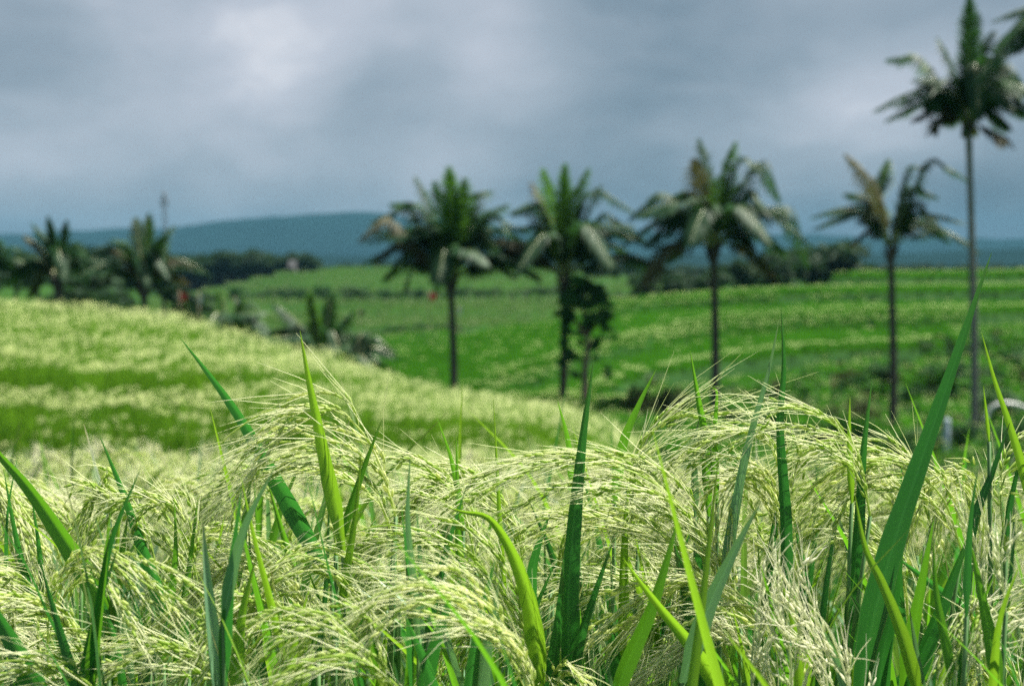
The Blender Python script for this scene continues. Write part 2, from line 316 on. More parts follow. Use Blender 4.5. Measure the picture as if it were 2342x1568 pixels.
def vnoise(x, y, s, seed=0):
    x = x / s + seed * 17.3; y = y / s + seed * 5.7
    xi = np.floor(x).astype(int); yi = np.floor(y).astype(int); fx = x - xi; fy = y - yi
    fx = fx * fx * (3 - 2 * fx); fy = fy * fy * (3 - 2 * fy)
    h = lambda a, b: ((np.sin(a * 127.1 + b * 311.7 + seed) * 43758.5453) % 1.0)
    return (h(xi, yi) * (1 - fx) + h(xi + 1, yi) * fx) * (1 - fy) + (h(xi, yi + 1) * (1 - fx) + h(xi + 1, yi + 1) * fx) * fy - .5
def ground_z(x, y, smooth=False):
    x = np.atleast_1d(np.asarray(x, float)); y = np.atleast_1d(np.asarray(y, float))
    ang = np.arctan2(x, y); aa = np.abs(ang); lim = math.radians(26)
    D = np.hypot(x, y) * np.cos(np.minimum(aa, lim))
    u = 1171 + FPX * np.tan(np.clip(ang, -lim, lim))
    back = np.clip((aa - math.pi / 2) / (math.pi / 2), 0, 1); u = u * (1 - back) + 1171 * back
    D = D + vnoise(x, y, 3.0, 3) * np.clip(D / 40, 0, .5) * (D < 40) * np.clip((D - 3) / 4, 0, 1) * .7
    u = np.clip(u, UU[0], UU[-1])
    k = np.clip(np.searchsorted(UU, u) - 1, 0, len(UU) - 2); f = (u - UU[k]) / (UU[k + 1] - UU[k])
    f = f * f * (3 - 2 * f) * .5 + f * .5
    z = np.zeros(len(x)); nK = TD.shape[1]
    Dk = TD[k] * (1 - f[:, None]) + TD[k + 1] * f[:, None]; Zk = TZ[k] * (1 - f[:, None]) + TZ[k + 1] * f[:, None]
    j = np.clip((D[:, None] >= Dk).sum(1) - 1, 0, nK - 2); r = np.arange(len(x))
    g = np.clip((D - Dk[r, j]) / (Dk[r, j + 1] - Dk[r, j]), 0, 1)
    z = Zk[r, j] * (1 - g) + Zk[r, j + 1] * g
    # terraces on the hill beyond the valley
    step = np.where(D < 130, 1.12, 1.2)
    wob = vnoise(x, y, 22., 5) * .6 + vnoise(x, y, 6., 6) * .05
    tilt = np.interp(u, [700, 900, 1200, 1400, 1700, 1950, 2342], [-3.4, -2.9, -1.8, -1.0, -.3, 0, .12]) * (D < 135)
    wob = wob - tilt
    t = (z + wob) / step; fl = np.floor(t); fr = t - fl
    q = (fl + np.clip((fr - .88) / .12, 0, 1)) * step - wob * 1.0
    m = np.clip((D - 56) / 6, 0, 1) * np.clip((380 - D) / 30, 0, 1)
    z = z * (1 - m) + (q + (wob + tilt) * .35) * m
    z = z + vnoise(x, y, 1.7, 9) * .05 * (D > 2.5)
    return z
def gz(x, y): return float(ground_z(x, y)[0])
def ground_at(u, D): 
    p = W(u, 800, D); return np.array([p[0], D, gz(p[0], D)])
rad = [0.0, .4]
while rad[-1] < 34: rad.append(rad[-1] * 1.011 + .004)
while rad[-1] < 135: rad.append(rad[-1] * 1.0065)
while rad[-1] < 420: rad.append(rad[-1] * 1.010)
while rad[-1] < 3900: rad.append(rad[-1] * 1.10)
rad = np.array(rad)
fa = np.radians(np.concatenate([np.arange(-24, 24.01, .2)])); ca = np.radians(np.concatenate([np.arange(28, 334, 6.)]))
angs = np.concatenate([fa, ca]); na = len(angs)
RR, AA = np.meshgrid(rad, angs, indexing='ij'); GX = RR * np.sin(AA); GY = RR * np.cos(AA)
GZ = ground_z(GX.ravel(), GY.ravel())
mb = MB(); i = np.arange(len(rad) - 1)[:, None] * na; j = np.arange(na)[None]; k = (j + 1) % na
mb.add(np.stack([GX.ravel(), GY.ravel(), GZ], 1), np.stack([i + j, i + na + j, i + na + k, i + k], -1).reshape(-1, 4))
tag(mb.build('ground', M_GROUND), 'terraced green ground falling to a valley and rising again', kind='structure')

# ------------------------------------------------------------------ far hills
def ridge(name, D, prof, depth, label, seed, matl):
    us = np.arange(-900, 3300, 18.); top = np.interp(us, [p[0] for p in prof], [p[1] for p in prof])
    mb = MB(); rows = 26; V = []
    for r in range(rows):
        t = r / (rows - 1)
        d = D + depth * (t - .5); hh = math.sin(math.pi * t) ** .8
        xs = (us - 1171) / FPX * D
        crest = CAMZ + (600 - top) / FPX * D
        z = -12 + (crest + 12) * hh + (vnoise(xs, xs * 0 + d, 90., seed) * 14 + vnoise(xs, xs * 0 + d, 28., seed + 1) * 6) * hh * D / 3500
        V.append(np.stack([xs, np.full_like(xs, d), z], 1))
    V = np.concatenate(V); n = len(us); a = np.arange(rows - 1)[:, None] * n; b = np.arange(n - 1)[None]
    mb.add(V, np.stack([a + b, a + b + 1, a + n + b + 1, a + n + b], -1).reshape(-1, 4))
    return tag(mb.build(name, matl), label, kind='structure')
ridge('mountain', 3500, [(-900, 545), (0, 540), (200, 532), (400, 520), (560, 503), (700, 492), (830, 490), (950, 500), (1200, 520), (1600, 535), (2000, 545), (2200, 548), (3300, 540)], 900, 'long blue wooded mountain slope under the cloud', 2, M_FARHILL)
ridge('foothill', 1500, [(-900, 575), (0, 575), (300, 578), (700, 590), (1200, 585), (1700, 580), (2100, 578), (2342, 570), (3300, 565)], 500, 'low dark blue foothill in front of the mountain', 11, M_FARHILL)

# ------------------------------------------------------------------ haze
hd = bpy.data.meshes.new('haze'); mb = MB(); box(mb, (0, 0, 66), (9400, 9400, 160)); hz = mb.build('haze', None)
m, t = mat('haze_air'); pv = N(t, 'ShaderNodeVolumePrincipled'); pv.inputs['Color'].default_value = (.16, .42, .62, 1); pv.inputs['Density'].default_value = .00010; pv.inputs['Anisotropy'].default_value = 0.0
o_ = N(t, 'ShaderNodeOutputMaterial'); L(t, pv.outputs[0], o_.inputs['Volume']); hz.data.materials.append(m)
tag(hz, 'thin blue haze over the whole valley', kind='stuff')

# ------------------------------------------------------------------ rice pieces
def blade(mb, P3, width, roll=0., fold=.25, n=22, across=5, face=(0, -1, .2), col=None, t0=0.0):
    P = curve(P3, n); T = tangents(P); t = np.linspace(t0, 1, n)
    f = np.tile(np.array(face, float), (n, 1)); S = unit(np.cross(T, f)); Nn = unit(np.cross(S, T))
    r = roll if np.ndim(roll) else np.full(n, roll)
    r = r + np.linspace(0, .25, n)
    S2 = S * np.cos(r)[:, None] + Nn * np.sin(r)[:, None]; N2 = -S * np.sin(r)[:, None] + Nn * np.cos(r)[:, None]
    wp = width * .5 * np.minimum(1, (1 - t) * 1.4 + .008) ** .85 * (0.35 + .65 * np.minimum(1, t * 5 + (t0 > 0)))
    wp = wp * (1 + .025 * np.sin(np.arange(n) * 1.3 + width * 500))
    a = np.linspace(-1, 1, across)
    fo = fold * (np.abs(a) ** 1.2)
    V = P[:, None] + S2[:, None] * (a[None, :, None] * wp[:, None, None]) + N2[:, None] * (fo[None, :, None] * wp[:, None, None])
    i = np.arange(n - 1)[:, None] * across; j = np.arange(across - 1)[None]
    q = np.stack([i + j, i + j + 1, i + across + j + 1, i + across + j], -1).reshape(-1, 4)
    uv = np.stack(np.broadcast_arrays((a * .5 + .5)[None], t[:, None]), -1).reshape(-1, 2)
    mb.add(V, q, uv=uv, col=col)
ST = np.array([[0, 0, 0]] + [[c * 1.0, s * .8, .30] for c, s in ((1, 0), (0, 1), (-1, 0), (0, -1))] + [[c * .85, s * .7, .68] for c, s in ((1, 0), (0, 1), (-1, 0), (0, -1))] + [[0, 0, 1]])
SQ = [[1, 2, 6, 5], [2, 3, 7, 6], [3, 4, 8, 7], [4, 1, 5, 8]]; STt = [[0, 2, 1], [0, 3, 2], [0, 4, 3], [0, 1, 4], [9, 5, 6], [9, 6, 7], [9, 7, 8], [9, 8, 5]]
def batch(mb, tmpl, O, F, sl, sw, quads, tris, col):
    """tmpl (k,3) scaled by width/width/length in frames F (n,3,3) rows x,y,z at O"""
    n = len(O); k = len(tmpl)
    V = O[:, None] + (tmpl[None, :, 0:1] * sw[:, None, None]) * F[:, None, 0] + (tmpl[None, :, 1:2] * sw[:, None, None]) * F[:, None, 1] + (tmpl[None, :, 2:3] * sl[:, None, None]) * F[:, None, 2]
    off = (np.arange(n) * k)[:, None, None]
    q = (np.array(quads)[None] + off).reshape(-1, 4) if len(quads) else None; tr = (np.array(tris)[None] + off).reshape(-1, 3) if len(tris) else None
    mb.add(V, q, tr, col=np.repeat(col, k, 0))
def frames(Z, rnd):
    A = unit(np.cross(Z, rnd)); return np.stack([A, np.cross(Z, A), Z], 1)
def panicle(mb, P3, strands=9, awn=.042, grain=.0096, spread=.022, g=None, awnw=.0004, dens=1.0, sag=.5, young=False, g_scale=1.):
    g = g or R
    n = 60; P = curve(P3, n); T = tangents(P); Ltot = np.linalg.norm(np.diff(P, axis=0), axis=1).sum()
    tube(mb, P[::3], np.linspace(.0011, .0005, len(P[::3])), 4, (.35, 0, 0, 1), cap=False)
    O = []; Dn = []
    for s in range(strands):
        a = (s / strands) * .62 + g.uniform(0, .06) ; ln = g.uniform(.30, .46) * (1.15 - .3 * a)
        if s == strands - 1: a, ln = .45, .55
        b = min(1.0, a + ln); m = max(8, int((b - a) * n))
        q = np.linspace(a, b, m) * (n - 1); i0 = np.floor(q).astype(int).clip(0, n - 2); fr = (q - i0)[:, None]
        base = P[i0] * (1 - fr) + P[i0 + 1] * fr; Tt = unit(T[i0] * (1 - fr) + T[i0 + 1] * fr)
        dirv = unit(g.normal(size=3) * np.array([.8, 1., .7]) + np.array([0, 0, -.25]))
        tt = np.linspace(0, 1, m)[:, None]
        off = dirv * spread * (tt ** .8) * g.uniform(.4, 1.3) + np.array([0, 0, -1.]) * sag * spread * tt ** 2 + g.normal(size=3) * .0012
        wv = np.sin(tt * g.uniform(5, 10) + g.uniform(0, 6)) * .0014 * g.normal(size=3)
        S = base + off + wv * tt
        if s < strands - 1: tube(mb, S[::2], .0004, 3, (.5, 0, 0, 1), cap=False)
        Sl = np.linalg.norm(np.diff(S, axis=0), axis=1).sum(); k = max(3, int(Sl / (grain * .60) * dens))
        x = np.linspace(.12, 1, k) * (m - 1); i1 = np.floor(x).astype(int).clip(0, m - 2); f1 = (x - i1)[:, None]
        O.append(S[i1] * (1 - f1) + S[i1 + 1] * f1); Dn.append(unit(np.gradient(S, axis=0))[i1])
    O = np.concatenate(O); Dn = np.concatenate(Dn); k = len(O)
    side = unit(np.cross(Dn, g.normal(size=(k, 3)))); sg = np.where(np.arange(k) % 2, 1, -1)[:, None]
    Z = unit(Dn + side * sg * g.uniform(.12, .42, (k, 1)))
    F = frames(Z, g.normal(size=(k, 3))); sl = grain * g.uniform(.8, 1.15, k) * g_scale; sw = grain * .155 * g.uniform(.75, 1.15, k) * g_scale
    if young: sw *= .8
    tint = np.zeros((k, 4)); tint[:, 0] = np.clip(g.beta(1.3, 1.9, k) + (.3 if young else 0), 0, 1); tint[:, 3] = 1
    batch(mb, ST, O + side * sg * .0008, F, sl, sw, SQ, STt, tint)
    # awns
    O2 = O + Z * (sl * .93)[:, None]; keep = g.random(k) < .92; O2 = O2[keep]; Z2 = Z[keep]; D2 = Dn[keep]; k2 = len(O2)
    al = awn * g.uniform(.4, 1.45, k2)
    tipd = unit(P[-1] - P[-8]) if not young else np.array([0, 0, 1.])
    A = unit(Z2 * .45 + D2 * .8 + tipd * .35 + g.normal(size=(k2, 3)) * .16); B = g.normal(size=(k2, 3)) * .10 + np.array([0, 0, -.10])
    st = np.array([0, .5, 1.0]); wv = np.array([1, .8, .25]) * awnw
    C0 = O2[:, None] + A[:, None] * (al[:, None] * st)[:, :, None] + B[:, None] * (al[:, None] * st ** 2)[:, :, None]
    fa_ = frames(A, g.normal(size=(k2, 3))); th = np.arange(3) / 3 * 2 * math.pi
    V = C0[:, :, None] + wv[None, :, None, None] * (np.cos(th)[None, None, :, None] * fa_[:, None, None, 0] + np.sin(th)[None, None, :, None] * fa_[:, None, None, 1])
    qq = []
    for r in range(2):
        for c in range(3): qq.append([r * 3 + c, r * 3 + (c + 1) % 3, r * 3 + 3 + (c + 1) % 3, r * 3 + 3 + c])
    q = (np.array(qq)[None] + (np.arange(k2) * 9)[:, None, None]).reshape(-1, 4)
    col = np.zeros((k2, 4)); col[:, 0] = g.random(k2); col[:, 1] = g.uniform(.6, 1, k2); col[:, 3] = 1
    mb.add(V, q, col=np.repeat(col, 9, 0))

# ------------------------------------------------------------------ traced foreground plants
def lift(pts, D, dz=0.0, jit=0.0):
    """picture polyline -> 3-D at depth D; dz = how far the end leans away from the camera"""
    m = len(pts); return [W(u, v, D + dz * i / (m - 1)) for i, (u, v) in enumerate(pts)]
PLANTS = []   # (label, root u, D, leaves, heads)
def hero(label, ru, D, leaves=(), heads=()): PLANTS.append((label, ru, D, leaves, heads))
# leaf: (points base->tip, width px, colour, depth lean, roll)   head: (points stalk->tip, strands, awn, spread, kind)
hero('rice plant at the left edge with a broad blade rising out past the frame', 340, 1.12,
     [([(320, 1530), (235, 1375), (130, 1210), (60, 1110), (-10, 1030), (-70, 950)], 50, 'f', .03, .25), ([(345, 1520), (322, 1420), (300, 1350), (272, 1285)], 16, 'd', .02, .5)],
     [([(330, 1540), (250, 1480), (150, 1430), (60, 1420), (-20, 1440)], 9, .06, .02, 'h')])
hero('rice plant with one dark straight blade leaning left over a curved green head', 440, 1.16,
     [([(432, 1520), (395, 1420), (350, 1310), (290, 1140), (228, 995)], 44, 'd', .02, .35), ([(430, 1560), (428, 1440), (438, 1360), (442, 1290)], 16, 'd', 0, .3)],
     [([(470, 1440), (440, 1280), (400, 1180), (340, 1125), (270, 1150), (215, 1230), (195, 1300)], 10, .03, .03, 'h')])
hero('tall rice plant with a long dark blade leaning left beneath a feathery arched head', 800, 1.15,
     [([(760, 1330), (720, 1255), (640, 1110), (560, 970), (490, 870), (412, 772)], 46, 'd', .04, .3)],
     [([(905, 1180), (860, 1040), (790, 950), (700, 928), (610, 940), (530, 990), (490, 1030)], 10, .055, .03, 'h'),
      ([(900, 1230), (850, 1110), (760, 1030), (640, 1010), (560, 1050), (520, 1110)], 9, .05, .03, 'h')])
hero('rice plant with a bright upright blade and a small one forking right from it', 770, 1.10,
     [([(785, 1260), (770, 1170), (735, 1000), (708, 870), (686, 755)], 38, 'y', .02, .15), ([(768, 1270), (792, 1190), (832, 1070), (875, 955)], 20, 'f', .03, .3)], [])
hero('rice plant with a lit green blade standing upright left of the tangled heads', 510, 1.13,
     [([(495, 1530), (510, 1430), (545, 1290), (565, 1160), (576, 1070)], 40, 'f', .03, .1)], [])
hero('dark thin rice stem crossing the lower left corner', 200, 1.0,
     [([(200, 1600), (180, 1545), (110, 1400), (60, 1290), (0, 1195), (-40, 1120)], 11, 'd', 0, .6)], [])
hero('rice plant with a broad blade cut off by the lower left corner', 100, .98,
     [([(110, 1640), (75, 1560), (35, 1480), (-10, 1400), (-50, 1330)], 54, 'd', 0, .3)], [([(260, 1640), (200, 1560), (110, 1520), (20, 1510), (-60, 1530)], 8, .06, .02, 'h')])
hero('rice plant with a blade arched over to the left in the middle of the heads', 1225, 1.08,
     [([(1235, 1600), (1228, 1480), (1210, 1370), (1172, 1262), (1120, 1185), (1060, 1170), (1020, 1158)], 46, 'y', -.02, .1)], [])
hero('rice plant with a narrow straight blade left of the large arched head', 1150, 1.2,
     [([(1160, 1500), (1150, 1300), (1138, 1080), (1128, 905)], 16, 'y', .03, .2), ([(1062, 1400), (1050, 1250), (1046, 1100), (1043, 988)], 20, 'f', 0, .2)], [])
hero('rice plant with the tallest central blade standing dark in the arched head', 1295, 1.10,
     [([(1300, 1640), (1300, 1500), (1300, 1350), (1312, 1190), (1332, 1000), (1358, 822)], 46, 'd', .03, .55),
      ([(1250, 1640), (1262, 1540), (1280, 1400), (1290, 1260)], 32, 'd', 0, .2), ([(1305, 1600), (1325, 1470), (1355, 1370), (1405, 1228)], 24, 'd', 0, .4)], [])
hero('rice plant carrying the largest head, arching far to the left across the centre', 1690, 1.15,
     [([(1480, 1640), (1425, 1560), (1400, 1450), (1394, 1365)], 42, 'd', 0, .2)],
     [([(1700, 1560), (1670, 1400), (1620, 1260), (1530, 1130), (1410, 1065), (1270, 1055), (1130, 1095), (1030, 1150)], 14, .06, .032, 'h'),
      ([(1690, 1600), (1640, 1420), (1570, 1270), (1460, 1180), (1330, 1150), (1210, 1190)], 12, .05, .03, 'h')])
hero('rice plant with two crossing blades right of the central one', 1500, 1.05,
     [([(1400, 1640), (1425, 1540), (1490, 1390), (1525, 1280), (1552, 1180)], 40, 'f', .02, .3), ([(1680, 1640), (1600, 1500), (1520, 1400), (1465, 1330), (1425, 1275)], 38, 'y', -.02, .2)], [])
hero('rice plant with a short broad dark blade below the large arched head', 1610, 1.12,
     [([(1640, 1640), (1600, 1490), (1572, 1360), (1540, 1235)], 66, 'd', 0, .2)], [])
hero('rice plant with a blade standing up between the two central palms', 1430, 1.22,
     [([(1405, 1150), (1425, 1020), (1460, 930), (1502, 842)], 27, 'f', 0, .3), ([(1310, 1120), (1300, 1010), (1275, 915)], 18, 'f', 0, .3)],
     [([(1460, 1240), (1440, 1110), (1470, 1010), (1540, 950), (1600, 930)], 9, .07, .03, 'h')])
hero('rice plant with a bright pointed blade in front of the third palm trunk', 1620, 1.2,
     [([(1620, 1180), (1612, 1010), (1598, 920), (1578, 800)], 25, 'f', 0, .15), ([(1640, 1150), (1635, 1000), (1640, 900), (1628, 885), (1662, 883)], 17, 'f', 0, .2), ([(1590, 1180), (1588, 1030), (1600, 950)], 18, 'p', 0, .2)],
     [([(1760, 1300), (1790, 1130), (1770, 1010), (1690, 965), (1600, 985), (1540, 1040), (1480, 1100)], 12, .055, .035, 'h')])
hero('rice plant with two tall blades meeting in a point at upper right', 1790, 1.14,
     [([(1800, 1420), (1795, 1180), (1783, 980), (1792, 840), (1786, 695)], 30, 'd', .02, .35), ([(1640, 1420), (1690, 1120), (1722, 980), (1758, 850), (1784, 722)], 26, 'p', .01, .2)],
     [([(1990, 1180), (1960, 1030), (1890, 960), (1800, 930), (1760, 960)], 8, .05, .025, 'h')])
hero('rice plant with a thin needle blade and a short yellow one', 1950, 1.16,
     [([(1940, 1560), (1942, 1430), (1960, 1250), (1972, 1050), (1994, 868)], 38, 'd', .02, .4), ([(1948, 1150), (1942, 1010), (1944, 906)], 17, 'y', 0, .1)],
     [([(2200, 1260), (2150, 1130), (2050, 1060), (1940, 1060), (1850, 1120), (1790, 1210)], 11, .045, .03, 'h')])
hero('rice plant with the largest blade of all, sweeping up right past the tall palm', 2010, 1.08,
     [([(1960, 1640), (1990, 1450), (2045, 1240), (2105, 1060), (2180, 840), (2268, 578)], 58, 'd', .05, .45),
      ([(2000, 1680), (2020, 1500), (2045, 1380), (2068, 1230)], 46, 'd', .02, .3)], [])
hero('rice plant with a yellow blade curving up left across the largest blade', 2090, 1.03,
     [([(2110, 1640), (2085, 1530), (2055, 1430), (2015, 1330), (1978, 1250), (1955, 1130)], 34, 'y', .02, .2), ([(2120, 1640), (2150, 1560), (2165, 1490)], 30, 'y', 0, .2)], [])
hero('rice plant with a long dark blade leaning right near the right edge', 2100, 1.1,
     [([(2050, 1640), (2115, 1480), (2170, 1340), (2228, 1195)], 44, 'd', .02, .35), ([(2225, 1240), (2235, 1170), (2270, 1080), (2312, 960)], 20, 'd', .03, .3)], [])
hero('rice plant with a blade leaning left behind the largest blade', 2260, 1.22, [([(2300, 1480), (2240, 1420), (2120, 1325), (2035, 1262)], 30, 'd', .02, .3)],
     [([(2240, 1330), (2250, 1160), (2220, 1080), (2170, 1110), (2140, 1200), (2125, 1290)], 12, .022, .03, 'h')])
hero('rice plant at the right edge with a yellow blade turning brown low down', 2330, 1.12,
     [([(2360, 1180), (2335, 1060), (2305, 960), (2275, 870), (2245, 760)], 20, 'y', .02, .2), ([(2262, 1010), (2256, 950), (2249, 880)], 9, 'y', 0, .1), ([(2290, 1330), (2300, 1200), (2325, 1080), (2342, 1010)], 22, 'd', .02, .3)],
     [([(2300, 1260), (2290, 1120), (2330, 1050), (2400, 1030), (2470, 1060)], 9, .06, .03, 'h')])
hero('rice plant with a white flowering head standing upright in the lower right', 1760, 1.02,
     [([(1560, 1560), (1620, 1390), (1680, 1260), (1738, 1150)], 44, 'p', 0, .1)],
     [([(1720, 1640), (1720, 1500), (1738, 1370), (1762, 1255)], 9, .02, .016, 'w'), ([(1900, 1640), (1880, 1500), (1830, 1380), (1780, 1290), (1820, 1230)], 9, .035, .02, 'w')])
hero('rice plant with two white feathery heads side by side at the bottom right', 1850, 1.0, [],
     [([(1800, 1660), (1810, 1540), (1800, 1420), (1815, 1310)], 10, .022, .02, 'w'), ([(1960, 1660), (1930, 1530), (1890, 1430), (1840, 1370)], 10, .03, .022, 'w')])
hero('rice plant with a tall white ragged head beside the green hanging one', 2215, 1.1, [],
     [([(2240, 1560), (2238, 1380), (2225, 1220), (2195, 1090)], 10, .022, .018, 'w')])
hero('rice plant with a drooping white head in the lower right corner', 2290, 1.0, [],
     [([(2190, 1660), (2200, 1540), (2240, 1440), (2300, 1400), (2350, 1430)], 9, .03, .02, 'w'), ([(2300, 1400), (2290, 1270), (2305, 1180)], 7, .018, .014, 'w')])
hero('rice plant with a green head bending right over the lower left', 545, 1.04, [],
     [([(520, 1640), (545, 1480), (590, 1350), (660, 1270), (750, 1290), (810, 1350)], 12, .04, .03, 'h')])
hero('rice plant with a dark grained head curving left under the forked blades', 1130, 1.08,
     [([(1070, 1640), (1040, 1540), (1018, 1440), (1005, 1370)], 32, 'p', 0, .2)],
     [([(1240, 1640), (1200, 1470), (1130, 1330), (1030, 1240), (900, 1200), (790, 1225), (750, 1270)], 13, .05, .03, 'h')])
hero('rice plant with a bushy cream head hanging in the lower middle', 1180, .98,
     [([(1010, 1640), (975, 1520), (950, 1460), (925, 1400)], 34, 'd', 0, .2)],
     [([(1230, 1700), (1190, 1520), (1110, 1400), (1000, 1340), (880, 1350), (790, 1410)], 13, .05, .032, 'h')])
hero('rice plant with a long pale head trailing left along the bottom', 760, .95, [],
     [([(900, 1640), (830, 1480), (740, 1400), (640, 1420), (560, 1500), (500, 1600)], 12, .045, .028, 'h'), ([(960, 1660), (900, 1560), (800, 1500), (680, 1520), (590, 1580)], 9, .05, .025, 'h')])
hero('rice plant with a bundle of long bristles fanning left near the bottom', 480, 1.0, [],
     [([(560, 1640), (500, 1540), (420, 1480), (320, 1460), (210, 1500)], 10, .075, .026, 'h')])
hero('rice plant with a pale head arching left just above the middle', 1010, 1.24, [([(1060, 1200), (1035, 1060), (1000, 955)], 15, 'f', 0, .2)],
     [([(1090, 1300), (1060, 1170), (1000, 1090), (920, 1060), (850, 1100)], 10, .05, .03, 'h')])
hero('rice plant with a head arching left in front of the right field slope', 1880, 1.2, [],
     [([(2130, 1200), (2080, 1080), (1980, 1020), (1870, 1010), (1780, 1060), (1720, 1140)], 11, .05, .03, 'h')])
hero('rice plant with a green head hanging straight down right of centre', 1700, 1.18, [([(1560, 1420), (1600, 1290), (1640, 1160)], 40, 'd', 0, .3)],
     [([(1810, 1440), (1800, 1220), (1750, 1100), (1680, 1080), (1640, 1160), (1625, 1260)], 12, .03, .03, 'h')])
hero('rice plant with a thin bent stem rising through the heads left of centre', 800, 1.02,
     [([(830, 1640), (800, 1500), (770, 1370), (745, 1270), (712, 1130), (690, 1050)], 9, 'd', 0, .5)], [])
hero('rice plant with a dense cream head filling the space under the large arch', 1500, 1.22, [([(1215, 1420), (1222, 1290), (1262, 1160)], 30, 'd', 0, .4)],
     [([(1590, 1560), (1540, 1400), (1450, 1310), (1340, 1290), (1240, 1340)], 12, .05, .035, 'h')])
def culm(mb, root, top, r=.0018):
    a, b = np.array(root, float), np.array(top, float)
    tube(mb, curve([a, a + (b - a) * .5 + np.array([(a[0] - b[0]) * .12, .004, .0]), b], 9), np.linspace(r * 1.4, r, 9), 6)
for (label, ru, D, leaves, heads) in PLANTS:
    rt = ground_at(ru, D + .02); e = empty('rice_plant', rt, label, 'rice plant')
    def loc(P): return [np.asarray(p) - rt for p in P]
    for (pts, wpx, mk, dz, roll) in leaves:
        P = loc(lift(pts, D, dz)); b = MB(); blade(b, P, wpx * D / FPX / max(.5, math.cos(roll)), roll=roll * random.choice((1, -1)), fold=random.uniform(.3, .65), n=34, across=7)
        b.build('leaf', BL[mk], e)
        c = MB(); culm(c, (random.uniform(-.02, .02), random.uniform(-.01, .02), 0), P[0]); c.build('culm', M_CULM, e)
    for (pts, ns, aw, spr, kd) in heads:
        P = loc(lift(pts, D, random.uniform(-.05, .05))); b = MB()
        panicle(b, P, max(6, int(ns * .8)), aw, spread=spr, young=(kd == 'w'), dens=1.1)
        b.build('rice_head', M_HEAD if kd == 'h' else M_WHITE, e)
        c = MB(); culm(c, (random.uniform(-.02, .02), random.uniform(-.01, .02), 0), P[0]); c.build('culm', M_CULM, e)

# ------------------------------------------------------------------ the stand between and behind them
HM = []; rs = np.random.default_rng(21)
for i in range(12):
    b = MB(); h = rs.uniform(.05, .11); l = rs.uniform(.09, .17); dr = rs.uniform(.03, .13)
    y = rs.uniform(-.03, .03)
    P = [(0, 0, 0), (.012, 0, h * .6), (.035 + l * .15, y, h), (l * .65, y, h * .96 - dr * .15), (l * 1.0, y * 1.5, h - dr * .6), (l * 1.15, y * 2, h - dr)]
    wh = i % 6 == 5
    panicle(b, [np.array(p) for p in P], 10, rs.uniform(.028, .048), spread=.026, g=rs, young=wh)
    HM.append(b.mesh('rice_head', M_WHITE if wh else M_HEAD))
LM = []
for i in range(14):
    b = MB(); l = rs.uniform(.28, .46); a = rs.uniform(.06, .30); bend = rs.uniform(0, .14)
    P = [np.array((math.sin(a) * l * t + bend * t ** 2.5, rs.uniform(-.004, .004), math.cos(a) * l * t - bend * .5 * t ** 3)) for t in (0, .25, .5, .75, 1)]
    blade(b, P, rs.uniform(.008, .016), roll=rs.uniform(-.5, .5), n=16, across=5, face=(-.8, -.5, .3))
    LM.append(b.mesh('leaf', (M_DEEP, M_FRESH, M_DEEP, M_FRESH, M_DEEP, M_YELLOW, M_PALE)[i % 7]))
CM = []
for i in range(4):
    b = MB(); culm(b, (0, 0, 0), (rs.uniform(-.02, .02), rs.uniform(-.02, .02), .88), .0018); CM.append(b.mesh('culm', M_CULM))
cnt = 0
def stand_plant(x, y, hgt, nh, nl, topleaf):
    z = gz(x, y); e = empty('rice_plant', (x, y, z), 'rice plant with bristly cream heads, one of the crowd in the near stand', 'rice plant', 'rice plants crowded together in the near stand')
    side = rs.choice((-1, 1), p=(.32, .68))      # most heads bend left
    for k in range(nh):
        dx, dy = rs.uniform(-.05, .05, 2); hh = hgt + rs.uniform(-.11, .0)
        az = (math.pi if rs.random() < .62 else 0) + rs.normal() * .6
        place('culm', CM[rs.integers(4)], e, (dx * .4, dy * .4, 0), (0, 0, rs.uniform(0, 6)), (1, 1, (hh - .10) / .88))
        place('rice_head', HM[rs.integers(12)], e, (dx * .4, dy * .4, hh - .10), (0, rs.uniform(-.1, .12), az), float(rs.uniform(.85, 1.15)))
    for k in range(nl):
        hh = rs.uniform(.34, topleaf - .30)
        place('leaf', LM[rs.integers(14)], e, (rs.uniform(-.02, .02), rs.uniform(-.02, .02), hh), (0, 0, rs.uniform(0, 6.28)), float(rs.uniform(.8, 1.1)))
D = .92
while D < 3.1:
    half = D * .37 + .12; x = -half + rs.uniform(0, .08)
    while x < half:
        yy = D + rs.uniform(-.05, .05); h = .90 if D < 1.15 else (.93 if D < 1.7 else .90)
        if D < 1.05: h = .83
        stand_plant(x + rs.uniform(-.03, .03), yy, h, (3 if D > 1.6 else 2), 14, .86 if D < 1.6 else .90)
        cnt += 1; x += .125 + D * .045
    D += .13 + D * .045
print('stand plants', cnt)
